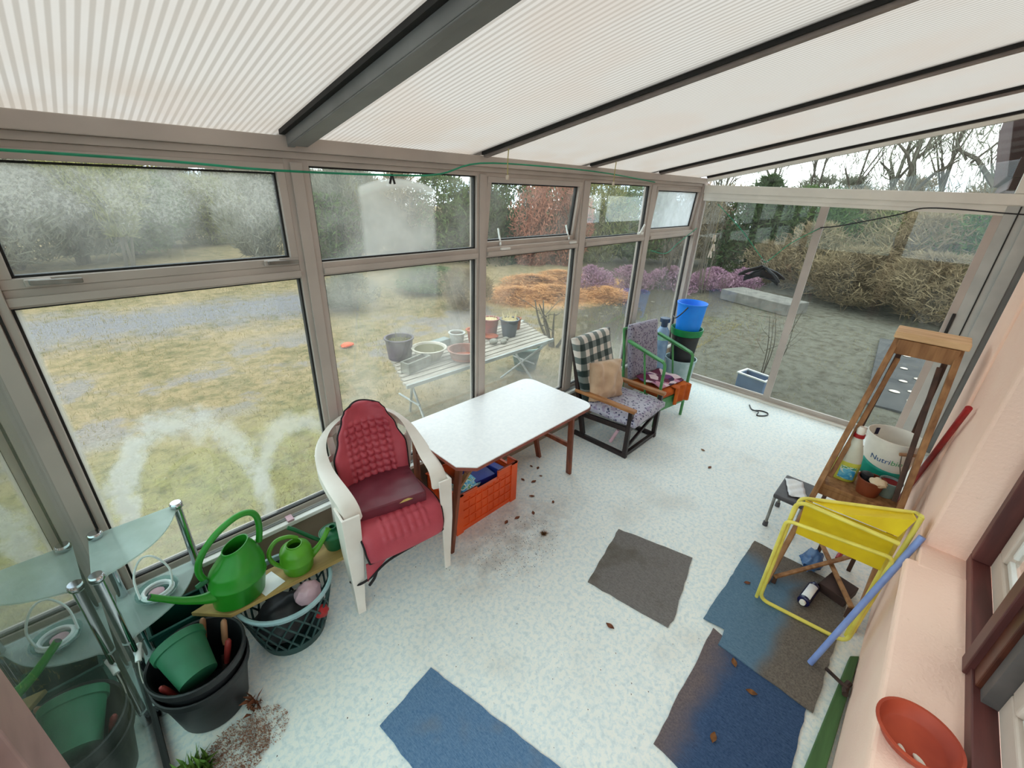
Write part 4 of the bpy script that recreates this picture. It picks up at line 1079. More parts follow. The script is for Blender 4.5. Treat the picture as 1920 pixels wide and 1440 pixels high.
    MB().lathe([(0, 0), (.066, 0), (.07, .02), (.07, .30), (.064, .32), (.07, .34), (.07, .60), (.06, .66), (.035, .70), (0, .70)], (3.40, 2.095, 0), 24).build('body', mat('pale_blue_bottle', (150, 178, 206), (120, 150, 186), .25), t, smooth=True)
    MB().lathe([(0, .70), (.032, .70), (.032, .745), (.05, .75), (.05, .79), (0, .79)], (3.40, 2.095, 0), 20).build('cap', mat('navy_grey', (58, 76, 104), (44, 60, 84), .4), t, smooth=True)
    for z in (.60, ): MB().lathe([(.0705, z - .03), (.073, z - .02), (.073, z), (.0705, z + .01)], (3.40, 2.095, 0), 24).build('band', mat('mint_band', (150, 206, 180), (130, 190, 164), .4), t, smooth=True)
    o = MB().tube(smooth([(3.79, 1.22, .006), (3.70, 1.17, .006), (3.66, 1.10, .02), (3.60, 1.09, .006), (3.66, 1.03, .006), (3.73, 1.03, .006), (3.74, 1.09, .006), (3.70, 1.14, .006)], 5), .006, 6).build('black_cable', M['black'], smooth=True)
    tag(o, 'short curled black cable on the floor at the sliding door track', 'cable')
# ---------------------------------------------------------------- things by the house wall
def text_mesh(txt, size, name):
    cu = bpy.data.curves.new(name, 'FONT'); cu.body = txt; cu.size = size; cu.extrude = 0; cu.resolution_u = 3
    o = bpy.data.objects.new(name, cu); C.objects.link(o)
    dg = bpy.context.evaluated_depsgraph_get(); me = bpy.data.meshes.new_from_object(o.evaluated_get(dg))
    vs = [v.co.copy() for v in me.vertices]; fs = [tuple(p.vertices) for p in me.polygons]
    bpy.data.objects.remove(o); bpy.data.meshes.remove(me); bpy.data.curves.remove(cu)
    return vs, fs
def build_right():
    def mat_piece(poly, z, name, m, label, n=14):
        # ragged outline: subdivide the edges and jitter a little
        rnd = random.Random(len(label)); out = []
        for i, p in enumerate(poly):
            q = poly[(i + 1) % len(poly)]
            L = math.hypot(q[0] - p[0], q[1] - p[1]); k = max(2, int(L / .04))
            for j in range(k):
                t = j / k; jit = 0 if j == 0 else .0035
                out.append((lerp(p[0], q[0], t) + rnd.uniform(-jit, jit), lerp(p[1], q[1], t) + rnd.uniform(-jit, jit), z))
        o = MB().prism(out, (0, 0, .006)).build(name, m); return tag(o, label, 'mat')
    mat_piece([(-.105, 1.304), (-.382, 1.258), (-.355, .90), (-.30, .44), (.085, .40), (.017, .675)], 0, 'carpet_offcut', rugmat('carpet_blue', (70, 102, 138), (110, 138, 166), (120, 124, 128)), 'mid-blue carpet offcut lying alone on the floor in the foreground')
    mat_piece([(1.253, 1.19), (1.365, .761), (.90, .655), (.84, .655), (.778, 1.09)], 0, 'carpet_offcut', rugmat('carpet_grey', (98, 94, 92), (132, 127, 124), (86, 80, 68)), 'square dark grey carpet offcut in the middle of the floor')
    def z1(t, s, h):     # worn side near the wall and at the far end
        a = t.step(t.math('ADD', s[1], t.math('MULTIPLY', h, .12)), .36, .28)
        b = t.step(t.math('ADD', s[0], t.math('MULTIPLY', h, .3)), 1.62, 1.86)
        return t.math('MAXIMUM', a, b)
    def z2(t, s, h):
        return t.math('MULTIPLY', t.step(t.math('ADD', s[1], t.math('MULTIPLY', h, .16)), .42, .54), .85)
    mat_piece([(1.0, .497), (.336, .467), (.31, .05), (.93, .075)], 0, 'carpet_offcut', rugmat('carpet_navy', (42, 62, 94), (74, 96, 126), (128, 112, 108), zone=z2), 'dark navy carpet offcut by the wall with a brownish worn left edge')
    mat_piece([(1.777, .548), (1.012, .552), (1.03, .455), (.925, .446), (.908, .05), (1.765, .05)], .0065, 'carpet_offcut', rugmat('carpet_steel_blue', (74, 102, 126), (106, 132, 150), (124, 116, 108), zone=z1), 'steel-blue carpet offcut with worn brown patch under the yellow folding chair')
    # green board along the foot of the wall, with a rusty bracket
    o = MB().prism([(.30, .052, .0), (.30, -.02, .0), (1.33, -.043, 0), (1.30, -.012, 0)], (0, 0, .03)).build('green_board', M['board_green'], bevel=.004)
    tag(o, 'long narrow green painted board lying along the foot of the pink wall', 'board')
    rb = thing('rusty_bracket', 'rusty iron bracket lying over the green board at the wall', 'bracket', (1.11, 0, .03))
    MB().tube(smooth([(1.14, .055, .036), (1.12, .03, .045), (1.11, .0, .042), (1.09, -.03, .05)], 4), .008, 8).build('arm', M['rust'], rb, smooth=True)
    MB().tube(smooth([(1.13, -.03, .05), (1.10, -.022, .04), (1.06, -.026, .045)], 4), .012, 8).build('jaw', M['rust'], rb, smooth=True)
    # terracotta saucer with two white shells on the window ledge
    sc = (.405, -.078, .706)
    s = thing('plant_saucer', 'round terracotta plastic saucer on the pink window ledge', 'saucer', sc)
    MB().lathe([(0, 0), (.062, 0), (.070, .006), (.083, .034), (.087, .036), (.087, .040), (.080, .040), (.066, .008), (.060, .005), (0, .005)], sc, 44).build('dish', M['saucer'], s, smooth=True)
    for k, (dx, dy, a) in enumerate(((-.055, .022, 20), (-.052, -.012, 50))):
        o = MB(Matrix.Translation((sc[0] + dx, sc[1] + dy, sc[2] + .013)) @ rot(a)).ball((0, 0, 0), (.017, .008, .006)).build('white_shell', M['bone'], smooth=True)
        tag(o, ('small white shell nearer the left rim of the terracotta saucer', 'small white shell nearer the window side of the terracotta saucer')[1 - k] if False else ('small white shell in the saucer, the one farther from the window', 'small white shell in the saucer, the one nearer the window')[k], 'shell', 'white shells in the saucer')
    # wooden stepladder
    ld = thing('stepladder', 'worn wooden stepladder with deep platform against the pink wall', 'ladder', (2.0, .18, 0))
    L = M['ladder']
    for s_, (yb, yt) in ((0, (.40, .295)), (1, (.0, .062))):
        MB().bar((1.5, yb, 0), (2.12, yt, 1.325), .05, .026, (0, 1, 0)).build('stile', L, ld, bevel=.003)
        y2 = yt + (-.03 if s_ == 0 else .03); y3 = yb + (-.06 if s_ == 0 else .04)
        MB().bar((2.17, y2, 1.29), (2.56, y3, 0), .042, .024, (0, 1, 0)).build('rear_leg', M['ladder_dark'], ld, bevel=.003)
        MB().bar((2.10, y2 + (.012 if s_ else -.0), 1.22), (1.80, lerp(yb, yt, .43) + (.028 if s_ else -.028), .60), .014, .022, (0, 1, 0)).build('platform_stay', M['ladder_dark'] if s_ else L, ld, bevel=.002)
    MB().box(2.075, 2.25, .035, .315, 1.325, 1.358).build('top_step', M['ladder_top'], ld, bevel=.005)
    MB().bar((2.085, .06, 1.285), (2.085, .292, 1.285), .022, .075).build('top_apron', L, ld, bevel=.003)
    MB().bar((2.255, .05, 1.30), (2.255, .30, 1.30), .02, .05).build('rear_apron', M['ladder_dark'], ld, bevel=.003)
    MB().box(1.757, 2.24, .038, .352, .548, .572).build('platform', L, ld, bevel=.003)
    MB().box(1.757, 1.780, .038, .352, .505, .548).build('platform_apron', L, ld, bevel=.003)
    MB().bar((2.53, .02, .12), (2.53, .34, .12), .018, .04).build('rear_rail', M['ladder_dark'], ld, bevel=.002)
    MB().bar((2.40, .05, .55), (2.40, .31, .55), .018, .04).build('rear_rail', M['ladder_dark'], ld, bevel=.002)
    # what stands on its platform
    zp = .5725
    tc = (2.085, .142)
    tb = thing('paint_tub', 'white plastic tub with teal label band on the stepladder platform', 'tub', (tc[0], tc[1], zp))
    body = MB().lathe([(0, 0), (.096, 0), (.115, .225), (.121, .226), (.1225, .25), (.119, .252), (.1155, .25), (.112, .22), (.093, .004), (0, .004)], (tc[0], tc[1], zp), 48).build('body', M['tub'], tb, smooth=True)
    def rad(z): return .096 + .019 * z / .225
    lb = MB()
    def onwall(a, z, off=.0012):    # a: angle from the -x direction, positive to the right of the viewer
        r = rad(z) + off; q = PI + a
        return (tc[0] + r * C2(q), tc[1] + r * S2(q), zp + z)
    lb.grid(lambda u, v: onwall(-1.05 + 2.0 * u, .012 + (.096 - .030 * S2(min(1, u * 1.1) * PI / 2)) * v + .0), 30, 4)
    lb.build('label_band', M['teal'], tb, smooth=True, solid=.0006)
    for txt, m, a0 in (('Nutri', 'ink_blue', -.66), ('bio', 'ink_green', -.66)):
        vs, fs = text_mesh('Nutribio', .041, 'lettering')
        xs = [v.x for v in vs]; w = max(xs)
        # split at the fifth letter by measuring its width
        v5, _ = text_mesh('Nutri', .041, 'lettering'); x5 = max(v.x for v in v5) + .001
        keep = [f for f in fs if (sum(vs[i].x for i in f) / len(f) < x5) == (txt == 'Nutri')]
        use = sorted({i for f in keep for i in f}); mp = {o: i for i, o in enumerate(use)}
        mb = MB().add([onwall(a0 + vs[i].x / .107, .125 + vs[i].y, .0016) for i in use], [tuple(mp[i] for i in f) for f in keep])
        mb.build('lettering', M[m], body, normals=False)
    mb = MB().grid(lambda u, v: (tc[0] + (.112 - .002) * C2(.72 + .2 * u), tc[1] + .110 * S2(.72 + .2 * u), zp + .19 + .045 * v), 6, 2)
    mb.build('inner_mark', M['ink_black'], body, solid=.0008)
    bl = MB().tube(smooth([(tc[0] - .03, tc[1] - .121, zp + .225), (tc[0] - .115, tc[1] - .105, zp + .228)], 3) + [Vector((tc[0] - .135, tc[1] - .09, zp + .225)), Vector((tc[0] - .15, tc[1] - .045, zp + .215)), Vector((tc[0] - .142, tc[1] - .055, zp + .16)), Vector((tc[0] - .135, tc[1] - .075, zp + .10))], .003, 6).build('bail', M['metal'], tb, smooth=True)
    MB().tube([(tc[0] - .126, tc[1] - .098, zp + .229), (tc[0] - .152, tc[1] - .035, zp + .219)], .009, 10).build('grip', M['tool_wood'], bl, smooth=True)
    bt = thing('spray_bottle', 'yellow-liquid plastic bottle with red collar on the stepladder platform', 'bottle', (1.90, .285, zp))
    MB().lathe([(0, 0), (.052, 0), (.057, .008), (.057, .10), (.054, .115), (0, .115)], (1.90, .282, zp), 28, sx=.72).build('liquid_base', M['yellow_fluid'], bt, smooth=True)
    MB().lathe([(0, .1152), (.054, .1152), (.050, .15), (.036, .20), (.024, .235), (.019, .255), (0, .255)], (1.90, .282, zp), 28, sx=.72).build('upper_body', M['bottle'], bt, smooth=True)
    MB().lathe([(0, .255), (.024, .255), (.024, .275), (0, .275)], (1.90, .282, zp), 18).build('collar', M['red'], bt, smooth=True)
    MB().lathe([(0, .275), (.018, .275), (.02, .30), (.013, .315), (0, .316)], (1.90, .282, zp), 18).build('cap', M['tub'], bt, smooth=True)
    MB().grid(lambda u, v: (1.90 + .0425 * C2(PI + .15 + 1.3 * (u - .4)), .282 + .0585 * S2(PI + .15 + 1.3 * (u - .4)), zp + .018 + .075 * v), 10, 2).build('label', boxprint(), bt, solid=.0006)
    bp = thing('flowerpot', 'brown plastic flowerpot of odds and ends on the stepladder platform', 'flowerpot', (1.835, .165, zp))
    MB().lathe(vessel(.046, .058, .088, .003, .004), (1.835, .165, zp), 32).build('body', M['brown_pot'], bp, smooth=True)
    o = MB().lathe([(0, 0), (.024, 0), (.026, .05), (.018, .055), (0, .056)], (1.85, .19, zp + .05), 18).build('black_jar', M['black'], smooth=True); tag(o, 'small black jar standing in the brown flowerpot', 'jar')
    mb = MB(); mb.ball((0, 0, 0), 1, 14, 10)
    for i, v in enumerate(mb.v):
        f = 1 + .35 * noise.noise(v * 2.5 + Vector((5, 1, 2))); mb.v[i] = Vector((1.81 + v.x * .03 * f, .138 + v.y * .036 * f, zp + .088 + v.z * .022 * f))
    o = mb.build('cream_rag', mat('cream_rag', (222, 204, 176), (196, 176, 146), .9), smooth=True); tag(o, 'crumpled cream rag in the brown flowerpot', 'rag')
    gp = thing('grey_pot', 'small grey-green pot with dark red inside beside the brown flowerpot', 'pot', (1.89, .09, zp))
    MB().lathe(vessel(.034, .046, .088, .003, .003), (1.885, .092, zp), 28).build('body', M['grey_pot'], gp, smooth=True)
    MB().lathe([(0, .074), (.0405, .074), (.0405, .078), (0, .078)], (1.885, .092, zp), 24).build('red_content', mat('dark_red_wax', (140, 26, 34), (112, 18, 26), .6), gp, smooth=True)
    # red pole leaning behind the ladder
    rp = MB().tube([(2.74, -.017, .0125), (2.24, -.018, .60), (1.757, -.019, 1.165)], [.013, .013, .0125], 12).build('red_pole', M['red'], smooth=True)
    tag(rp, 'red painted pole leaning along the pink wall beside the stepladder', 'pole')
    rh = MB().tube([(1.985, .154, .012), (2.02, .149, .0135), (2.10, .139, .0125)], [.010, .013, .010], 10).build('garden_tool', M['red'], smooth=True)
    tag(rh, 'short red tool handle lying on the floor under the stepladder', 'tool')
    # footstool
    st = thing('footstool', 'low dark grey footstool with metal legs left of the stepladder', 'stool', (2.14, .45, 0))
    MB().box(1.985, 2.285, .385, .56, .222, .25).build('seat', M['stool_top'], st, bevel=.008)
    for x in (2.0, 2.27):
        for y in (.40, .55):
            lg = MB().tube([(x, y, .222), (x - .005, y, .03)], .009, 10).build('leg', M['metal'], st, smooth=True)
            MB().lathe([(0, 0), (.016, 0), (.014, .03), (0, .03)], (x - .006, y, 0), 12).build('foot', M['stool_top'], lg, smooth=True)
    o = MB(at(2.14, .475, .2505, 20)).grid(lambda u, v: (-.10 + .2 * u, -.05 + .1 * v, .004 + .008 * abs(S2(u * 9 + v * 4))), 16, 6).build('crumpled_paper', M['paper'], smooth=True, solid=.002)
    tag(o, 'crumpled white paper lying on the low grey footstool', 'paper')
    # yellow folding chair, folded and leaning on the wall
    yc = thing('folding_chair', 'folded yellow tubular chair with yellow canvas leaning by the wall', 'chair', (1.36, .2, 0))
    Y = M['yellow']; r = .0095
    def loop(P, rad_, n=5):
        """rounded polyline"""
        P = [Vector(p) for p in P]; out = [P[0]]
        for i in range(1, len(P) - 1):
            a = (P[i - 1] - P[i]).normalized() * rad_; b = (P[i + 1] - P[i]).normalized() * rad_
            for k in range(n + 1):
                t = k / n; out.append((1 - t) ** 2 * (P[i] + a) + 2 * t * (1 - t) * P[i] + t * t * (P[i] + b))
        out.append(P[-1]); return out
    z0 = .0205 + .0005
    MB().tube(loop([(1.30, .02, .69), (1.275, .385, .705), (1.335, .39, z0), (1.372, .014, z0), (1.352, -.006, .812)], .05), r, 12).build('frame', Y, yc, smooth=True)
    MB().tube(loop([(1.352, .022, .10), (1.30, .014, .615), (1.262, .395, .59), (1.335, .404, .0215)], .028), r * .9, 12).build('inner_frame', Y, yc, smooth=True)
    MB().tube(loop([(1.415, .40, .30), (1.39, .385, .655), (1.47, -.0, .76), (1.352, -.004, .815)], .03), r * .9, 12).build('rear_frame', Y, yc, smooth=True)
    MB().tube([(1.46, .012, .74), (1.405, .022, .03)], r, 10).build('rear_leg', Y, yc, smooth=True)
    def sling(u, v, s):
        p = Vector((1.318, .36, .695)).lerp(Vector((1.338, .030, .692)), u); q = Vector((1.375, .352, .47)).lerp(Vector((1.385, .026, .475)), u)
        c = p.lerp(q, v); c.x += .014 * S2(PI * v) + s * .0025
        return c
    MB().slab(sling, 16, 12).build('seat_canvas', M['yellow_cloth'], yc, smooth=True)
    MB().prism([(1.325, .22, .70), (1.392, .345, .658), (1.465, .012, .752), (1.352, .004, .79), (1.33, .03, .70)], (.006, 0, .004)).build('back_canvas', M['yellow_cloth'], yc)
    # blue handle
    o = MB().tube([(1.135, .112, .0165), (1.345, -.0335, .735)], .0125, 12).build('broom_stick', M['blue_stick'], smooth=True)
    tag(o, 'pale blue broom handle leaning against the wall in front of the yellow chair', 'broom handle')
    # crossed slats behind the chair
    xs = thing('folding_trestle', 'thin crossed wooden slats of a folded trestle behind the yellow chair', 'trestle', (1.78, .2, 0))
    MB().bar((1.51, .373, .055), (1.95, .083, .12), .022, .012).build('slat', M['ladder'], xs, bevel=.002)
    MB().bar((1.97, .249, .076), (1.545, .037, .088), .024, .012).build('slat', M['ladder'], xs, bevel=.002)
    MB().bar((1.945, .087, .0), (1.945, .087, .114), .02, .02, (1, 0, 0)).build('post', M['ladder_dark'], xs)
    MB().bar((1.516, .369, .0125), (1.516, .369, .05), .02, .02, (1, 0, 0)).build('post', M['ladder_dark'], xs)
    MB().bar((1.553, .041, .0125), (1.553, .041, .082), .02, .02, (1, 0, 0)).build('post', M['ladder_dark'], xs)
    MB().bar((1.962, .245, .0), (1.962, .245, .072), .02, .02, (1, 0, 0)).build('post', M['ladder_dark'], xs)
    o = MB(at(1.69, .115, .0126, -14)).box(-.07, .08, -.07, .06, 0, .052).build('dark_box', M['dark_box'], bevel=.003); tag(o, 'dark brown box on the floor behind the yellow folding chair', 'box')
    mb = MB(); mb.ball((0, 0, 0), 1, 22, 14)
    for i, v in enumerate(mb.v):
        f = 1 + .4 * noise.noise(v * 2.4 + Vector((9, 2, 4))); mb.v[i] = Vector((1.83 + v.x * .10 * f, .255 + v.y * .05 * f, .045 + v.z * .019 * f))
    zmin = min(v.z for v in mb.v); mb.v = [Vector((v.x, v.y, v.z - zmin + .013)) for v in mb.v]
    o = mb.build('plastic_bag', M['blue_bag'], smooth=True); tag(o, 'crumpled blue plastic bag on the floor under the stepladder', 'bag')
    cn = thing('spray_can', 'dark navy can with white label lying on the steel-blue carpet offcut', 'can', (1.52, .215, .0125))
    Mx = Matrix.Translation((1.445, .222, .0415)) @ Vector((.98, -.12, 0)).to_track_quat('Z', 'Y').to_matrix().to_4x4()
    MB(Mx).lathe([(0, .012), (.022, .012), (.0285, .016), (.0285, .165), (.02, .175), (.018, .19), (0, .19)], (0, 0, 0), 24).build('body', M['navy'], cn, smooth=True)
    MB(Mx).lathe([(0, 0), (.014, 0), (.015, .012), (0, .012)], (0, 0, 0), 16).build('cap', M['tub'], cn, smooth=True)
    MB(Mx).grid(lambda u, v: ((.0288) * C2(PI * .25 + 1.6 * u), .0288 * S2(PI * .25 + 1.6 * u), .03 + .115 * v), 12, 2).build('label', M['paper'], cn, smooth=True, solid=.0004)
    # leaves and crumbs on the floor
    rnd = random.Random(3)
    def leaf(x, y, r, m, name, label, cat, a=None):
        a = rnd.uniform(0, 360) if a is None else a
        mb = MB(at(x, y, .0, a))
        mb.slab(lambda u, v, s: (r * (u - .5) * 2, r * .55 * (v - .5) * 2 * S2(PI * max(.04, min(.96, u))), .0012 + r * .25 * (u - .5) ** 2 + r * .35 * abs(v - .5) + (.0012 if s > 0 else 0)), 8, 4)
        o = mb.build(name, m, smooth=True); return tag(o, label, cat, 'dry leaves on the floor')
    spots = [(.92, 1.86), (1.15, 1.64), (1.37, 1.97), (1.31, 1.89), (1.35, 2.02), (1.22, 1.88), (.86, 1.70), (.97, 1.66), (1.09, 1.78), (1.18, 1.95), (.78, 1.72)]
    for x, y in spots: leaf(x, y, rnd.uniform(.012, .022), M['leaf_dry'], 'dry_leaf', 'small dry brown leaf on the floor in front of the white folding table', 'leaf')
    leaf(.64, .86, .022, M['leaf_dry'], 'dry_leaf', 'dry brown leaf on the bare floor between the grey and foreground blue carpet offcuts', 'leaf')
    for x, y, lab in ((.89, .36, 'pale dry leaf on the navy carpet offcut, nearest the steel-blue one'), (.81, .26, 'reddish dry leaf on the navy carpet offcut, nearest the wall'), (.52, .31, 'dry leaf on the navy carpet offcut, nearest the foreground edge')):
        o = leaf(x, y, .022, M['cone'], 'dry_leaf', lab, 'leaf'); o.location.z += .0062
    o = leaf(1.40, .47, .018, M['leaf_dry'], 'dry_leaf', 'dark dry leaf on the steel-blue carpet offcut left of the yellow chair', 'leaf'); o.location.z += .0128
    leaf(2.37, 1.06, .020, M['leaf_dry'], 'dry_leaf', 'dark leaf on the empty floor midway to the sliding door', 'leaf')
    leaf(2.58, 1.20, .018, M['cone'], 'dry_leaf', 'tan dry leaf on the empty floor in front of the dark wooden armchair', 'leaf')
    mb = MB(); r2 = random.Random(8)
    for k in range(260):
        b = r2.uniform(0, 2 * PI); e = r2.uniform(.05, 1.3); l = r2.uniform(.015, .04)
        d = Vector((C2(b) * C2(e), S2(b) * C2(e), S2(e))); p = Vector((.874, 1.485, .003)); s = d.orthogonal().normalized() * .0012
        mb.add([p - s, p + s, p + d * l], [(0, 1, 2)])
    o = mb.build('brown_tuft', M['cone'], normals=False, org=(.874, 1.485, 0)); tag(o, 'fluffy brown tuft lying on the floor near the orange crate', 'tuft')
    mb = MB(); r2 = random.Random(9)
    for k in range(420):
        a = r2.uniform(0, 2 * PI); q = math.sqrt(r2.random()); x = .7 + q * .28 * C2(a); y = 1.55 + q * .22 * S2(a); s = r2.uniform(.0012, .0035)
        mb.add([(x - s, y - s, .0006), (x + s, y - s * .6, .0006), (x + s * .5, y + s, .0012)], [(0, 1, 2)])
    for k in range(330):
        x = r2.uniform(-.9, 3.7); y = r2.uniform(.3, 2.0); s = r2.uniform(.001, .0038)
        mb.add([(x - s, y - s, .0006), (x + s, y - s * .6, .0006), (x + s * .5, y + s, .0012)], [(0, 1, 2)])
    o = mb.build('floor_crumbs', M['dark_box'], normals=False, org=(1, 1, 0)); tag(o, 'scattered dark crumbs and grit over the pale floor', 'crumbs', kind='stuff')

def build_hanging():
    # green clothes line along the front glazing
    o = MB().tube(smooth([(-.97, 2.15, 1.985), (-.46, 2.12, 1.978), (-.13, 2.10, 1.966), (.36, 2.10, 1.970), (.62, 2.10, 1.985), (.88, 2.10, 2.046), (1.45, 2.10, 2.058), (2.06, 2.10, 2.050), (2.93, 2.20, 2.02)], 5), .0042, 6).build('clothes_line', M['line'], smooth=True)
    tag(o, 'thin green clothes line strung along the top of the front windows', 'line')
    p = thing('black_clip', 'small black clip hanging on the green line before the misted window', 'clip', (.36, 2.10, 1.95))
    for s in (-1, 1): MB().bar((.36, 2.10, 1.975), (.36 + .012 * s, 2.10, 1.935), .006, .008).build('jaw', M['black'], p)
    for x, nm, lab in ((.98, 'hanging_cord', 'tan cord hanging from the roof bar nearest the thick post'), (1.985, 'hanging_cord', 'tan cord with white tip hanging from the second thin roof bar')):
        h = thing(nm, lab, 'cord', (x, 2.0, 1.98), 'cords hanging from roof bars')
        MB().tube([(x, 2.0, roofz(2.0) - .03), (x - .004, 2.0, 2.06), (x - .002, 2.0, 1.995)], .003, 6).build('cord', M['cord'], h, smooth=True)
        MB().lathe([(0, 1.975), (.009, 1.975), (.009, 1.995), (0, 1.999)], (x - .002, 2.0, 0), 10).build('toggle', M['bone'], h, smooth=True)
    # cords and black hangers by the sliding door
    o = MB().tube(smooth([(3.97, 1.12, 1.715), (3.92, 1.30, 1.57), (3.90, 1.44, 1.40), (3.90, 1.50, 1.42), (3.90, 1.74, 1.65), (3.93, 2.02, 1.86)], 5), .0036, 6).build('washing_string', M['line'], smooth=True)
    tag(o, 'green cord sagging across the sliding door above the black hangers', 'cord')
    o = MB().tube(smooth([(3.95, 2.19, 1.62), (3.60, 2.195, 1.50), (3.35, 2.19, 1.415), (3.06, 2.205, 1.46)], 5), .0036, 6).build('washing_string', M['line'], smooth=True)
    tag(o, 'green cord looped between the corner post and the front window post', 'cord')
    def hanger(x, y, z, a, label):
        h = thing('clothes_hanger', label, 'hanger', (x, y, z - .13), 'black hangers by the sliding door')
        Mh = at(x, y, z, a)
        MB(Mh).tube(smooth([(0, .0, .0), (.0, .016, .012), (0, .02, -.01), (0, .0, -.03), (0, 0, -.055)], 4), .0035, 6).build('hook', M['metal'], h, smooth=True)
        MB(Mh).tube(smooth([(0, 0, -.055), (0, .05, -.075), (0, .12, -.10), (0, .19, -.145)], 4), [.014] * 12 + [.009], 8).build('shoulder', M['black'], h, smooth=True)
        MB(Mh).tube(smooth([(0, 0, -.055), (0, -.05, -.075), (0, -.12, -.10), (0, -.19, -.145)], 4), [.014] * 12 + [.009], 8).build('shoulder', M['black'], h, smooth=True)
        MB(Mh).tube([(0, -.185, -.14), (0, .185, -.14)], .005, 6).build('bar', M['black'], h, smooth=True)
    hanger(3.90, 1.455, 1.392, 12, 'black clothes hanger on the green cord, the one tilted toward the corner')
    hanger(3.885, 1.43, 1.385, -34, 'black clothes hanger on the green cord, the one turned toward the wall')
    hanger(3.90, 1.48, 1.398, 38, 'black clothes hanger on the green cord, the one turned toward the garden')
    o = MB(at(3.87, 1.45, 1.26, 10)).grid(lambda u, v: (.02 * S2(u * 8), -.15 + .30 * u, .06 - .16 * abs(u - .5) - .05 * v), 16, 5).build('dark_cloth', M['black'], smooth=True, solid=.006)
    tag(o, 'dark cloth draped over the black hangers by the sliding door', 'cloth')
    for y, z, lab in ((1.995, 1.545, 'white clothes peg nearest the corner, uppermost of the column'), (1.985, 1.455, 'white clothes peg nearest the corner, middle of the column'), (2.0, 1.385, 'white clothes peg nearest the corner, lowest of the column')):
        pg = thing('clothes_peg', lab, 'peg', (3.955, y, z), 'white pegs by the far corner')
        for s in (-1, 1): MB().bar((3.955, y + .004 * s, z + .032), (3.955, y + .014 * s, z - .034), .011, .012).build('jaw', M['bone'], pg)
    o = MB().tube([(3.975, 2.0, 1.89), (3.955, 1.99, 1.83), (3.955, 1.99, 1.36)], .0016, 5).build('thin_string', M['cord'], smooth=True); tag(o, 'thin string carrying three white pegs at the far corner', 'string')
    o = MB().tube(smooth([(3.95, -.06, 1.90), (3.94, .10, 1.905), (3.94, .30, 1.915), (3.95, .50, 1.91), (3.955, .62, 1.86), (3.955, .80, 1.80), (3.96, 1.0, 1.74), (3.965, 1.12, 1.718)], 5), .005, 6).build('black_wire', M['black'], smooth=True)
    tag(o, 'black wire drooping below the end beam across the sliding door', 'wire')
# ---------------------------------------------------------------- the garden
GZ = -.15
def crown_mesh(name, m, n, rx, rz, seed, L=(.12, .30), wd=.012, up=.6, shape='egg', z0=.1):
    """cloud of twig blades in a crown of unit height"""
    rnd = random.Random(seed); vs = []; fs = []
    clumps = [(rnd.uniform(0, 2 * PI), rnd.random() ** .5, rnd.random()) for _ in range(26)]
    k = 0
    while k < n:
        a0, q0, h0 = rnd.choice(clumps)
        a = a0 + rnd.gauss(0, .45); q = min(1, abs(q0 + rnd.gauss(0, .22))); h = min(1, max(0, h0 + rnd.gauss(0, .16)))
        w = {'egg': S2(PI * (.12 + .80 * h)) ** .6, 'fan': .25 + .75 * h, 'dome': math.sqrt(max(.02, 1 - h * h)), 'cone': 1.02 - h}[shape]
        p = Vector((rx * q * w * C2(a), rx * q * w * S2(a), z0 + (rz - z0) * h))
        d = Vector((rnd.gauss(0, 1) + C2(a) * .5, rnd.gauss(0, 1) + S2(a) * .5, rnd.gauss(0, 1) + up * 2)).normalized()
        l = rnd.uniform(*L); s = d.orthogonal(); s.rotate(Matrix.Rotation(rnd.uniform(0, 2 * PI), 3, d)); s = s.normalized() * wd * rnd.uniform(.5, 1.3)
        i = len(vs); vs += [p - s, p + s, p + d * l * .6 + s * .8, p + d * l, p + d * l * .5 - s]
        fs.append((i, i + 1, i + 2, i + 3, i + 4)); k += 1
    me = bpy.data.meshes.new(name); me.from_pydata([tuple(v) for v in vs], [], fs); me.materials.append(m); return me
def stem_mesh(name, m, seed, n=5, h=.8, r=.025, spread=.35, branch=2, lean=0):
    rnd = random.Random(seed); mb = MB()
    for k in range(n):
        a = rnd.uniform(0, 2 * PI); b = spread * rnd.uniform(.3, 1)
        base = Vector((.05 * C2(a) * (n > 1), .05 * S2(a) * (n > 1), 0)); top = Vector((b * C2(a) + lean, b * S2(a), h * rnd.uniform(.8, 1.1)))
        mid = base.lerp(top, .5) + Vector((rnd.gauss(0, .03), rnd.gauss(0, .03), 0))
        pts = smooth([base, mid, top], 3); mb.tube(pts, [r * (1 - .75 * i / (len(pts) - 1)) for i in range(len(pts))], 6)
        for j in range(branch):
            t = rnd.uniform(.35, .9); p = base.lerp(top, t); q = rnd.uniform(0, 2 * PI); l = h * rnd.uniform(.2, .42)
            e = p + Vector((C2(q) * l * .8, S2(q) * l * .8, l * rnd.uniform(.4, .9)))
            mm = p.lerp(e, .5) + Vector((rnd.gauss(0, .02), rnd.gauss(0, .02), .02)); rr = r * (1 - .7 * t) * .6
            mb.tube([p, mm, e], [rr, rr * .7, rr * .25], 5)
            for g in range(2):
                p2 = p.lerp(e, rnd.uniform(.4, .9)); q2 = rnd.uniform(0, 2 * PI); e2 = p2 + Vector((C2(q2), S2(q2), .8)) * l * .35
                mb.tube([p2, e2], [rr * .5, rr * .15], 4)
    o = mb.build(name, m, normals=False, org=(0, 0, 0)); me = o.data; bpy.data.objects.remove(o); return me
def plant(name, label, cat, crown, stem, loc, h, w, rotz, group=None):
    t = thing(name, label, cat, loc, group)
    t.rotation_euler = (0, 0, rotz); t.scale = (w, w, h)
    for nm, me in (('foliage', crown), ('stem', stem)):
        if me is None: continue
        o = bpy.data.objects.new(nm, me); C.objects.link(o); o.parent = t
    return t
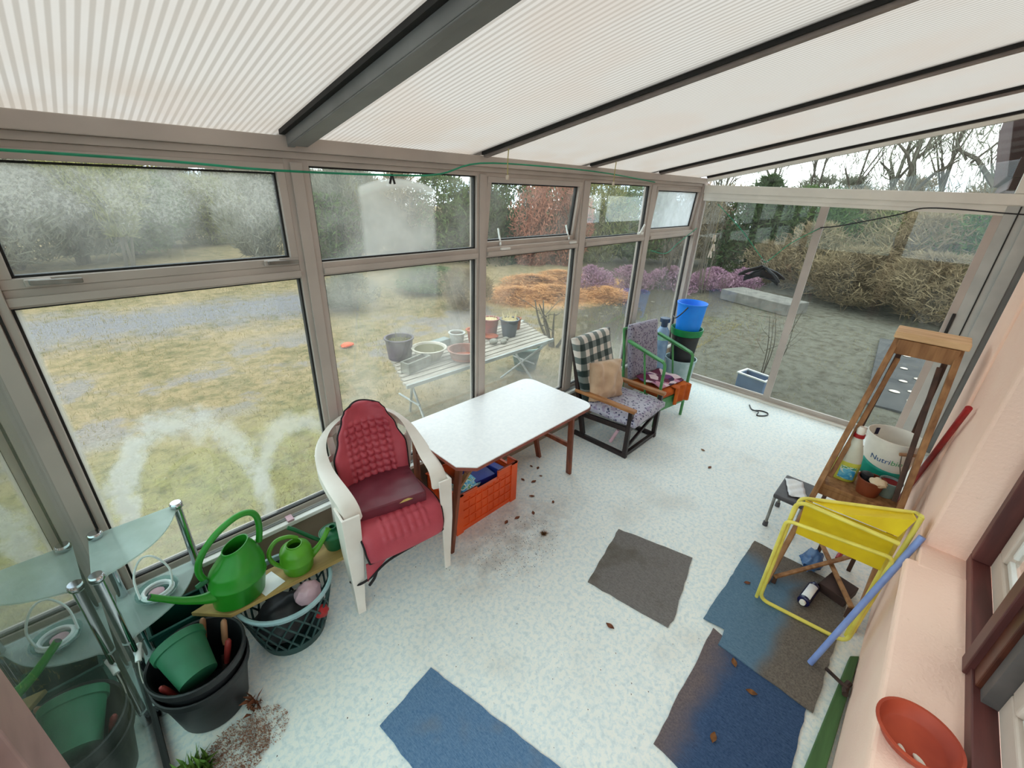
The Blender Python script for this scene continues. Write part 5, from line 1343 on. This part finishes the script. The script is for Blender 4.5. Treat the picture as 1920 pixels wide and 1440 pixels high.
def build_garden():
    g = MB().grid(lambda u, v: (-16 + 50 * u, -14 + 52 * v, GZ + .03 * noise.noise(Vector((u * 40, v * 42, 0)))), 60, 60).build('garden_ground', ground_mat(), smooth=True); g['kind'] = 'structure'
    K = {
        'grey': foliage('twigs_grey', (112, 112, 96), (140, 138, 122)), 'olive': foliage('twigs_olive', (122, 124, 78), (150, 148, 98)),
        'green': foliage('leaves_green', (70, 90, 52), (98, 114, 66)), 'dark': foliage('leaves_dark', (54, 68, 44), (78, 92, 58)),
        'brown': foliage('twigs_brown', (116, 100, 78), (146, 130, 102)), 'red': foliage('leaves_russet', (150, 98, 80), (174, 120, 98)),
        'bark': foliage('bark_grey', (96, 88, 78), (122, 114, 100)), 'heather': foliage('heather_bloom', (142, 108, 128), (172, 136, 150)),
        'orange': foliage('bracken', (178, 128, 84), (202, 154, 108)), 'straw': foliage('straw', (206, 190, 146), (226, 212, 172)), 'moss': foliage('moss', (92, 88, 52), (120, 112, 70)),
    }
    cm = {
        'grey': [crown_mesh('twig_crown', K['grey'], 6000, .5, 1, s, (.05, .15), .0055, .8) for s in (1, 2)],
        'olive': [crown_mesh('olive_crown', K['olive'], 2600, .5, 1, 3, (.06, .16), .005, .9, 'fan', .3)],
        'olive2': [crown_mesh('olive_crown', K['olive'], 6000, .5, 1, 13, (.05, .15), .0055, .8, 'egg', .0)],
        'green': [crown_mesh('green_crown', K['green'], 6500, .5, 1, s, (.04, .09), .0085, .3) for s in (4, 5)],
        'dark': [crown_mesh('dark_crown', K['dark'], 6500, .5, 1, 6, (.04, .10), .009, .2, 'dome', .0)],
        'brown': [crown_mesh('brown_crown', K['brown'], 6000, .5, 1, s, (.05, .15), .0048, .6) for s in (7, 8)],
        'red': [crown_mesh('russet_crown', K['red'], 5500, .5, 1, 9, (.04, .10), .008, .4, 'egg', .0)],
        'heather': [crown_mesh('heather_crown', K['heather'], 3500, .5, 1, 10, (.05, .14), .009, 1.2, 'dome', .0)],
        'orange': [crown_mesh('bracken_crown', K['orange'], 3500, .5, 1, 11, (.05, .16), .007, .7, 'dome', .0)],
        'tall': [crown_mesh('bare_crown', K['grey'], 1100, .5, 1, s, (.03, .09), .0022, .6, 'egg', .35) for s in (21, 22)],
    }
    sm = {'bush': stem_mesh('bush_stem', K['bark'], 1, 5, .8, .022, .32), 'small': stem_mesh('small_stem', K['bark'], 2, 3, .7, .02, .14, 3), 'sap': stem_mesh('sapling_stem', K['bark'], 3, 6, 1.0, .010, .22, 2),
          'tall': stem_mesh('trunk', K['bark'], 4, 1, .9, .020, .10, 9, .05), 'tall2': stem_mesh('trunk', K['bark'], 5, 1, .95, .028, .12, 10, .12), 'tall3': stem_mesh('trunk', K['bark'], 6, 2, .9, .018, .16, 8, -.06)}
    rnd = random.Random(5)
    G1 = 'bushes along the far hedge line'
    desc = {'grey': 'bare grey-twigged bush in the far hedge line', 'olive2': 'olive twiggy bush in the far hedge line', 'green': 'green leafy bush in the hedge', 'dark': 'dark evergreen bush in the hedge', 'brown': 'brown-twigged bush in the hedge'}
    k = 0
    for i in range(17):
        x = -9.5 + 1.15 * i; kind = ('grey', 'olive2', 'grey', 'grey', 'green')[i % 5]
        plant('hedge_bush', {'grey': 'bare grey-twigged bush of the far hedge beyond the gravel track', 'olive2': 'olive twiggy bush of the far hedge beyond the gravel track', 'green': 'dull green bush of the far hedge beyond the gravel track'}[kind], 'bush', cm[kind][i % len(cm[kind])], sm['bush'], (x, 15.6 + rnd.uniform(-.6, .6) + .80 * max(-.5, min(x, 6)), GZ), rnd.uniform(1.85, 2.3), rnd.uniform(2.2, 2.9), rnd.uniform(0, 6), G1 + ' ' + {'grey': 'grey', 'olive2': 'olive', 'green': 'green'}[kind])
    for i in range(10):
        x = -12 + 2.6 * i
        plant('hedge_tree', 'tall bare grey tree rising behind the far hedge', 'tree', cm['grey'][i % 2], sm['bush'], (x, 24 + rnd.uniform(-1, 1), GZ), rnd.uniform(2.1, 2.7), rnd.uniform(2.9, 3.8), rnd.uniform(0, 6), 'trees behind the far hedge')
    plant('young_tree', 'wispy olive young tree standing alone on the grass before the hedge', 'tree', cm['olive'][0], sm['small'], (.45, 14.1, GZ), 2.35, 2.2, .6)
    mids = [(3.3, 13.2, 2.1, 2.0, 'grey'), (4.5, 12.2, 1.7, 2.2, 'green'), (5.4, 12.6, 2.2, 2.4, 'grey'), (6.4, 11.7, 2.2, 2.4, 'brown'), (7.4, 11.0, 2.2, 2.3, 'green'), (8.3, 10.4, 2.15, 2.2, 'dark'),
            (9.3, 10.4, 2.25, 2.0, 'green'), (10.9, 9.7, 2.3, 2.4, 'green'), (11.6, 8.5, 2.2, 2.4, 'olive2'), (12.4, 7.5, 2.2, 2.4, 'green'), (13.2, 6.5, 2.3, 2.5, 'brown'), (14.0, 5.4, 2.2, 2.2, 'brown')]
    names = ['grey-twigged bush left of the green ones behind the misted window', 'low green bush behind the misted window', 'tall grey bush behind the misted window', 'brown-twigged bush right of the misted patch', 'green bush just left of the russet hedge', 'dark evergreen bush touching the russet hedge', 'green bush directly behind the russet hedge', 'green bush right of the russet hedge', 'olive bush behind the heather', 'green bush behind the rusty bracken', 'brown-twigged bush seen past the corner post', 'brown-twigged bush at the left of the sliding door view']
    for i, (x, y, h, w, kd) in enumerate(mids): plant('garden_bush', names[i], 'bush', cm[kd][i % len(cm[kd])], sm['bush'], (x, y, GZ), h, w, i * 1.3, 'bushes at mid distance')
    plant('russet_hedge', 'russet-leaved hedge bush, the left of the two', 'bush', cm['red'][0], sm['bush'], (9.2, 9.1, GZ), 2.3, 1.5, .3, 'russet hedge bushes')
    plant('russet_hedge', 'russet-leaved hedge bush, the right of the two', 'bush', cm['red'][0], sm['bush'], (10.0, 8.5, GZ), 2.25, 1.5, 2.1, 'russet hedge bushes')
    ends = [(13.6, 4.35, 2.5, 2.4, 'dark'), (14.6, 3.2, 2.3, 2.4, 'green'), (15.2, 2.2, 2.2, 2.6, 'brown'), (15.0, 1.1, 2.1, 2.6, 'olive2'), (15.4, .0, 2.3, 2.7, 'brown'), (15.6, -1.2, 2.4, 2.7, 'olive2'), (16.2, -2.6, 2.4, 2.8, 'brown'), (12.8, -.9, 1.5, 1.9, 'dark'), (18.5, 3.8, 2.6, 3.2, 'grey'), (18.6, 1.6, 2.6, 3.2, 'brown'), (18.8, -.6, 2.8, 3.2, 'grey'), (19.2, -3, 2.8, 3.2, 'brown'), (12.2, 3.4, 1.0, 1.6, 'brown'), (11.0, 1.5, 1.15, 2.0, 'brown'), (10.6, .1, 1.2, 2.1, 'brown'), (11.8, 2.5, 1.5, 2.0, 'brown'), (12.4, .8, 1.8, 2.4, 'brown'), (12.6, -.3, 1.9, 2.4, 'green'), (11.4, -1.3, 1.6, 2.2, 'brown')]
    en = ['dense dark evergreen behind the black hangers', 'green bush right of the dark evergreen', 'brown bush behind the sliding door stile', 'olive bush in the middle of the right door pane', 'brown bush right of the olive one in the right door pane', 'olive bush near the jamb in the right door pane', 'brown bush beyond the jamb at the far right', 'low dark bush at the right of the right door pane', 'grey bush farthest back on the left of the end view', 'brown bush farthest back in the middle of the end view', 'grey bush farthest back on the right of the end view', 'brown bush farthest back beyond the jamb', 'low brown scrub in front of the dark evergreen', 'low brown scrub before the right door pane bushes, the left one', 'low brown scrub before the right door pane bushes, nearest the house', 'mid-height brown scrub behind the sliding door stile', 'mid-height brown scrub in the middle of the right door pane', 'mid-height green scrub right of the middle of the right door pane', 'mid-height brown scrub nearest the jamb in the right door pane']
    for i, (x, y, h, w, kd) in enumerate(ends): plant('woodland_bush', en[i], 'bush', cm[kd][i % len(cm[kd])], sm['bush'], (x, y, GZ), h, w, i * 2.1, 'woodland bushes beyond the end door')
    sap = [(9.2, 4.9), (9.9, 4.5), (10.3, 4.9), (9.6, 4.1)]
    for i, (x, y) in enumerate(sap): plant('sapling_clump', ['straw-coloured sapling clump behind the corner pegs', 'sapling clump left of the dark evergreen', 'sapling clump farthest back by the corner', 'sapling clump nearest the heather'][i], 'saplings', None, sm['sap'], (x, y, GZ), 2.1, 1.2, i * 1.1, 'bare saplings by the corner')
    tl = [(15.5, 6.2, 5.2, 2.4, 'tall'), (16.5, 5.0, 5.6, 2.4, 'tall2'), (17, 3.9, 6, 2.6, 'tall3'), (16.4, 2.9, 5.5, 2.4, 'tall'), (17.2, 2.1, 6.2, 2.8, 'tall2'), (15.2, 1.35, 6.0, 3.2, 'tall2'), (16.0, .7, 6.5, 3.2, 'tall3'), (14.6, .15, 6.6, 4.2, 'tall2'), (15.5, -.5, 6.5, 3.4, 'tall'), (17, -1.4, 6.6, 3.2, 'tall3'), (18, 7.2, 5.4, 2.6, 'tall3'), (19, -.1, 6.8, 3.6, 'tall')]
    for i, (x, y, h, w, s) in enumerate(tl):
        plant('bare_tree', 'bare woodland tree in the glazed gable view, %s' % ['leftmost slim one', 'second from the left', 'third from the left, twin-stemmed', 'fourth from the left', 'leaning one in the middle', 'leaning trunk right of the middle', 'twin-stemmed one right of the middle', 'thickest leaning trunk near the brown fascia', 'one beside the brown fascia', 'twin-stemmed one behind the fascia', 'distant twin-stemmed one at the far left', 'distant one behind the thickest trunk'][i], 'tree', cm['tall'][i % 2], sm[s], (x, y, GZ), h, w, i * 1.7, 'bare trees in the gable view')
    plant('twiggy_plant', 'dark twiggy plant with bare stems right of the outdoor table', 'plant', None, sm['bush'], (4.0, 3.95, GZ), .75, 1.3, .9)
    plant('bare_shrub', 'small bare thin-stemmed shrub outside the sliding door', 'shrub', None, sm['sap'], (5.2, 1.45, GZ), .85, .9, .5)
    for i, (x, y, w) in enumerate(((7.7, 5.9, 1.1), (8.5, 5.4, 1.2), (9.3, 4.75, 1.2), (10.1, 4.1, 1.2), (10.6, 3.6, 1.0))):
        plant('heather', 'pinkish purple heather mound, %s' % ['leftmost of the row', 'second from the left of the row', 'third from the left, in the middle of the row', 'fourth from the left of the row', 'rightmost of the row by the hangers'][i], 'heather', cm['heather'][0], None, (x, y, GZ), .50, w, i * 1.2, 'heather mounds')
    for i, (x, y, w) in enumerate(((5.6, 6.3, 1.3), (6.5, 5.9, 1.4), (7.2, 5.2, 1.2), (6.9, 7.0, 1.5), (8.0, 6.9, 1.5))):
        plant('bracken_clump', 'rusty orange bracken clump, %s' % ['leftmost', 'second from the left', 'nearest the heather', 'left one at the back', 'right one at the back'][i], 'bracken', cm['orange'][0], None, (x, y, GZ), .22, w, i * 1.9, 'rusty bracken clumps')
    for i, (x, y, h, w, kd, lb) in enumerate(((2.7, 7.6, .55, 1.1, 'grey', 'low grey-brown scrub bush on the lawn right of the thick post'), (4.3, 6.3, .7, 1.0, 'brown', 'brown twiggy scrub bush behind the outdoor table'), (4.7, 7.9, .45, 1.6, 'green', 'low bright green clump behind the misted window'))):
        plant('scrub_bush', lb, 'bush', cm[kd][0], sm['bush'], (x, y, GZ), h, w, i, 'low scrub on the lawn')
    po = MB().bar((8.2, 5.05, GZ), (8.2, 5.05, 1.72), .22, .10, (1, 0, 0)).build('reflection_board', mat('orange_brown_board', (176, 116, 80), (150, 92, 62), .8, 0, 5), bevel=.008)  # added board, stands in for an orange-brown reflection in the glazing
    tag(po, 'upright orange-brown board standing behind the heather', 'post')
    # grass
    rnd = random.Random(12); vs = []; fs = []
    for k in range(26000):
        x = rnd.uniform(-2.5, 7.5); y = 2.5 + 8 * rnd.random() ** 1.6
        if rnd.random() < .12: x = 4.3 + 5 * rnd.random(); y = rnd.uniform(-.3, 4)
        h = rnd.uniform(.008, .035) * (1.3 if y > 4 else .8); a = rnd.uniform(0, 2 * PI); c, s = C2(a) * .004, S2(a) * .004
        dx, dy = rnd.gauss(0, .018), rnd.gauss(0, .018); i = len(vs); z = GZ - .01
        vs += [(x - c, y - s, z), (x + c, y + s, z), (x + dx, y + dy, z + h + .02)]; fs.append((i, i + 1, i + 2))
    mb = MB(); mb.v = [Vector(v) for v in vs]; mb.f = fs
    gr = mb.build('rough_grass', foliage('grass_blades', (122, 114, 76), (162, 148, 106), scale=1.5), normals=False, org=(2, 5, GZ)); tag(gr, 'rough yellow-green grass growing over the garden ground', 'grass', kind='stuff')
    # slatted garden table and what stands on it
    gt = thing('garden_table', 'weathered slatted garden table with thin metal legs outside the glazing', 'table', (1.9, 3.4, GZ))
    slat = mat('weathered_slat', (176, 166, 152), (140, 130, 118), .85, 0, 14, stretch=(.4, 3, 3)); wm = mat('pale_metal', (178, 182, 178), (146, 150, 146), .5, .3, 8)
    zt = .45
    for k in range(9):
        y = 3.05 + .078 * k; o = .03 * k
        MB().box(.95 + o, 2.78 + o, y, y + .062, zt - .018, zt).build('slat', slat, gt)
    for y, o in ((3.04, 0), (3.735, .27)): MB().bar((.94 + o, y, zt - .015), (2.80 + o, y, zt - .015), .02, .03).build('edge_rail', wm, gt)
    for (x, d) in ((1.02, .30), (2.85, -.26)):
        MB().tube([(x, 3.08, zt - .02), (x + d, 3.62, GZ)], .012, 8).build('leg', wm, gt, smooth=True)
        MB().tube([(x + d * .9, 3.66, zt - .02), (x + d * .6, 3.12, GZ)], .012, 8).build('leg', wm, gt, smooth=True)
        MB().tube([(x + d * .5, 3.22, .12), (x + d * .5, 3.55, .12)], .010, 8).build('brace', wm, gt, smooth=True)
    def tuft2(m, c, n, r, h, lw, seed):
        rnd = random.Random(seed); mb = MB()
        for k in range(n):
            a = rnd.uniform(0, 2 * PI); q = r * math.sqrt(rnd.random()); p = Vector((c[0] + q * C2(a), c[1] + q * S2(a), c[2])); hh = h * rnd.uniform(.5, 1); b = rnd.uniform(0, 2 * PI)
            d = Vector((C2(b) * .5, S2(b) * .5, 1)) * hh; s = Vector((S2(b), -C2(b), 0)) * lw
            mb.add([p - s, p + s, p + d], [(0, 1, 2)])
        return mb
    def pot(x, y, r0, r1, h, m, label, fill=None, fm=None, name='flowerpot', z=zt, tall=0):
        t = thing(name, label, 'flowerpot', (x, y, z), 'pots on the garden table')
        MB().lathe([(q, w) for q, w in vessel(r0, r1, h, .008, .010)], (x, y, z + .0005), 28).build('body', m, t, smooth=True)
        if fill: MB().lathe([(0, fill * h), (r1 * .86, fill * h), (r1 * .86, fill * h + .006), (0, fill * h + .012)], (x, y, z), 20).build('soil', fm, t, smooth=True)
        if tall: tuft2(fm, (x, y, z + h * .8), 60, r1 * .8, tall, .006, int(x * 100)).build('plant', fm, t, normals=False)
        return t
    soil = mat('soil', (70, 60, 48), (48, 42, 34), .95, 0, 20)
    stone = mat('stone_grey', (150, 146, 134), (118, 116, 106), .85, 0, 12)
    pot(1.24, 3.60, .105, .125, .20, mat('grey_purple_pot', (96, 84, 96), (66, 62, 62), .7, 0, 6), 'dark grey-purple pot with a low plant at the left end of the garden table', .8, K['moss'], tall=.07)
    t = thing('stone_trough', 'small rectangular grey stone trough at the near left of the garden table', 'trough', (1.20, 3.30, zt))
    mb = MB(at(1.20, 3.28, zt, 12)); mb.box(-.14, .14, -.05, .05, 0, .012)
    for a, b, c, d in ((-.14, .14, -.05, -.036), (-.14, .14, .036, .05), (-.14, -.126, -.036, .036), (.126, .14, -.036, .036)): mb.box(a, b, c, d, .012, .10)
    mb.build('body', stone, t, bevel=.004); MB(at(1.20, 3.28, zt, 12)).box(-.125, .125, -.035, .035, .012, .082).build('soil', soil, t)
    pot(1.44, 3.42, .10, .155, .11, mat('bowl_grey', (206, 198, 180), (178, 168, 150), .7, 0, 8), 'wide pale-rimmed bowl of moss on the garden table', .82, K['moss'], name='moss_bowl')
    pot(1.68, 3.20, .115, .150, .10, mat('bowl_brown', (150, 100, 84), (122, 78, 66), .6, 0, 8), 'wide reddish brown empty bowl on the garden table beside the post', .2, M['terracotta'], name='brown_bowl')
    t = thing('grey_tray', 'low grey-green rectangular tray behind the moss bowl on the garden table', 'tray', (1.75, 3.66, zt))
    mb = MB(at(1.72, 3.62, zt, 8)); mb.box(-.10, .10, -.045, .045, 0, .07); mb.build('body', mat('tray_grey_green', (134, 146, 142), (108, 120, 118), .7), t, bevel=.004)
    pot(1.90, 3.58, .062, .078, .12, mat('pot_pale_grey', (184, 184, 176), (158, 158, 152), .6, 0, 8), 'pale grey pot with dark inside behind the brown bowl', .85, soil)
    pot(2.06, 3.50, .050, .075, .14, M['terracotta'], 'orange terracotta pot half hidden by the window post', .85, M['terracotta'])
    pot(2.40, 3.62, .075, .095, .17, mat('pot_maroon', (146, 74, 72), (116, 56, 58), .6, 0, 8), 'maroon pot right of the window post on the garden table', .9, K['straw'], tall=.06)
    pot(2.50, 3.42, .072, .100, .19, mat('pot_charcoal', (70, 78, 88), (54, 60, 70), .5, 0, 8), 'charcoal pot with dry straw grass on the garden table', .9, K['straw'], tall=.12)
    pot(2.74, 3.55, .05, .055, .13, mat('pot_rust', (150, 90, 60), (122, 70, 46), .7, 0, 8), 'rust-brown pot at the right end of the garden table', .9, soil)
    t = MB().lathe([(0, 0), (.07, 0), (.085, .022), (.078, .022), (.065, .006), (0, .006)], (2.30, 3.50, zt), 24).build('orange_saucer', M['terracotta'], smooth=True); tag(t, 'orange plant saucer in front of the maroon pot', 'saucer')
    for i, (x, y, r) in enumerate(((2.18, 3.33, .05), (2.27, 3.27, .04), (2.36, 3.33, .035))):
        o = MB().ball((x, y, zt + r * .55), (r, r * .8, r * .6), 12, 8).build('pebble', stone, smooth=True); tag(o, ('largest grey pebble on the garden table beside the post', 'middle grey pebble at the table edge right of the post', 'smallest grey pebble under the charcoal pot')[i], 'stone', 'pebbles on the garden table')
    t = thing('garden_tub', 'dark green garden tub with pale rim under the right end of the garden table', 'tub', (3.02, 3.66, GZ))
    MB().lathe(vessel(.13, .19, .30, .012, .012), (3.02, 3.62, GZ + .012), 30).build('body', M['crate_green'], t, smooth=True)
    MB().lathe([(.185, .285), (.205, .29), (.205, .312), (.185, .314), (.18, .30), (.185, .285)], (3.02, 3.62, GZ + .012), 30).build('rim', mat('rim_pale_green', (150, 180, 176), (126, 156, 152), .5), t, smooth=True)
    MB().lathe([(0, .24), (.175, .24), (.175, .25), (0, .26)], (3.02, 3.62, GZ + .012), 20).build('soil', K['moss'], t, smooth=True)
    # pale rubbish and stones near the glass
    for i, (x, y, sx, lab) in enumerate(((1.55, 2.62, .10, 'pale crumpled litter on the ground outside the misted window'), (2.40, 2.75, .09, 'pale crumpled litter on the ground right of the window post'), (1.73, 5.75, .09, 'orange plastic lid lying on the lawn'))):
        mb = MB(); mb.ball((0, 0, 0), 1, 12, 8)
        for j, v in enumerate(mb.v):
            f = 1 + .4 * noise.noise(v * 2.2 + Vector((i * 3, 1, 2))); mb.v[j] = Vector((x + v.x * sx * f, y + v.y * sx * .7 * f, GZ + .03 + v.z * .03 * f))
        o = mb.build('litter', (M['bone'], M['bone'], M['crate'])[i], smooth=True); tag(o, lab, 'litter')
    # trough outside the sliding door
    t = thing('planter_trough', 'blue-grey plastic trough with white rim outside the sliding door', 'planter', (4.72, 1.42, GZ))
    Mt = at(4.62, 1.42, GZ + .012, 78); mb = MB(Mt)
    mb.box(-.16, .16, -.10, .10, 0, .01)
    for a, b, c, d in ((-.16, .16, -.10, -.09), (-.16, .16, .09, .10), (-.16, -.15, -.09, .09), (.15, .16, -.09, .09)): mb.box(a, b, c, d, .01, .17)
    mb.build('body', mat('blue_grey_plastic', (96, 118, 150), (76, 96, 128), .5, 0, 6), t, bevel=.004)
    mb = MB(Mt)
    for a, b, c, d in ((-.172, .172, -.112, -.088), (-.172, .172, .088, .112), (-.172, -.148, -.088, .088), (.148, .172, -.088, .088)): mb.box(a, b, c, d, .165, .182)
    mb.build('rim', M['upvc'], t, bevel=.003)
    # concrete slab bench and dark paving by the path
    sb = MB(at(9.4, 2.75, GZ, -18)).box(-.35, .35, -.75, .75, .0, .22).build('concrete_slab', mat('concrete', (116, 112, 104), (94, 91, 85), .9, 0, 6), bevel=.01); tag(sb, 'low grey concrete slab on the ground beyond the black hangers', 'slab')
    pv = MB(at(6.9, .1, GZ, 4)).box(-1.7, 1.6, -1.0, .42, .0, .035).build('paving_slab', mat('dark_paving', (74, 72, 70), (56, 56, 56), .9, 0, 4), bevel=.006); tag(pv, 'dark paved strip outside the right door pane', 'paving')
    r2 = random.Random(4)
    for i, (x, y) in enumerate(((7.6, .22), (6.9, .2), (6.55, .02), (6.3, .16), (5.95, .05), (5.8, .2), (5.6, .0))):
        mb = MB(); mb.ball((0, 0, 0), 1, 10, 6); sx = r2.uniform(.03, .06)
        for j, v in enumerate(mb.v): mb.v[j] = Vector((x + v.x * sx, y + v.y * sx * 1.3, GZ + .045 + v.z * .010))
        o = mb.build('paper_scrap', M['bone'], smooth=True); tag(o, 'pale scrap of litter on the dark paved strip, %s from the house end' % ['farthest', 'second farthest', 'third farthest', 'middle one', 'third nearest', 'second nearest', 'nearest'][i], 'litter', 'scraps on the paved strip')
    # the house eaves beyond the end wall
    ev = thing('roof_eave', 'dark brown timber eave of the house beyond the glazed gable', 'eave', (5.6, -.1, 2.2))
    MB().prism([(4.12, -.6, 2.14), (4.12, .125, 2.14), (4.12, .275, 2.70), (4.12, -.6, 2.80)], (3.0, 0, 0)).build('fascia_board', M['fascia'], ev, bevel=.006)
    MB().box(4.2, 7.1, -.6, .09, 2.06, 2.14).build('soffit_board', M['fascia'], ev, bevel=.004)

def build_world():
    w = bpy.data.worlds.new('overcast'); bpy.context.scene.world = w; w.use_nodes = True
    t = w.node_tree; t.nodes.clear()
    o = t.nodes.new('ShaderNodeOutputWorld'); b = t.nodes.new('ShaderNodeBackground'); t.links.new(b.outputs[0], o.inputs[0])
    tc = t.nodes.new('ShaderNodeTexCoord'); mp = t.nodes.new('ShaderNodeMapping'); mp.inputs['Scale'].default_value = (1, 1, 2.6); t.links.new(tc.outputs['Generated'], mp.inputs[0])
    n = t.nodes.new('ShaderNodeTexNoise'); n.inputs['Scale'].default_value = 3.2; n.inputs['Detail'].default_value = 6; n.inputs['Roughness'].default_value = .6; t.links.new(mp.outputs[0], n.inputs['Vector'])
    r = t.nodes.new('ShaderNodeValToRGB'); t.links.new(n.outputs['Fac'], r.inputs[0]); e = r.color_ramp.elements
    e[0].position = .40; e[0].color = (.60, .74, .92, 1); e[1].position = .54; e[1].color = (1.0, 1.0, 1.0, 1)
    t.links.new(r.outputs[0], b.inputs[0]); b.inputs[1].default_value = WORLD
WORLD = 1.15
def build_camera():
    cam = bpy.data.cameras.new('camera'); o = bpy.data.objects.new('camera', cam); C.objects.link(o)
    yaw, pit, rol, f = math.radians(43.3638284), math.radians(-24.47285847), math.radians(2.38143018), 815.7325601586
    fw = Vector((C2(pit) * C2(yaw), C2(pit) * S2(yaw), S2(pit))); r = fw.cross(Vector((0, 0, 1))).normalized(); u = r.cross(fw)
    R = r * C2(rol) + u * S2(rol); U = -r * S2(rol) + u * C2(rol)
    m = Matrix((R, U, -fw)).transposed().to_4x4(); m.translation = Vector((-.78318918, .24373013, 1.94742118)); o.matrix_world = m
    cam.sensor_fit = 'HORIZONTAL'; cam.sensor_width = 36; cam.lens = f / 1920 * 36; cam.clip_start = .02; cam.clip_end = 200
    s = bpy.context.scene; s.camera = o
    v = s.view_settings; v.view_transform = 'Standard'; v.look = 'None'; v.gamma = 1; v.use_curve_mapping = False; v.exposure = EXPO
    cy = s.cycles
    cy.max_bounces = 10; cy.diffuse_bounces = 5; cy.glossy_bounces = 4; cy.transmission_bounces = 6; cy.transparent_max_bounces = 24
    cy.sample_clamp_indirect = 8; cy.caustics_reflective = False; cy.caustics_refractive = False
EXPO = 1.9
defmats()
build_setting()
build_front()
build_chair()
build_table()
build_far_chairs()
build_right()
build_hanging()
build_garden()
build_world()
build_camera()
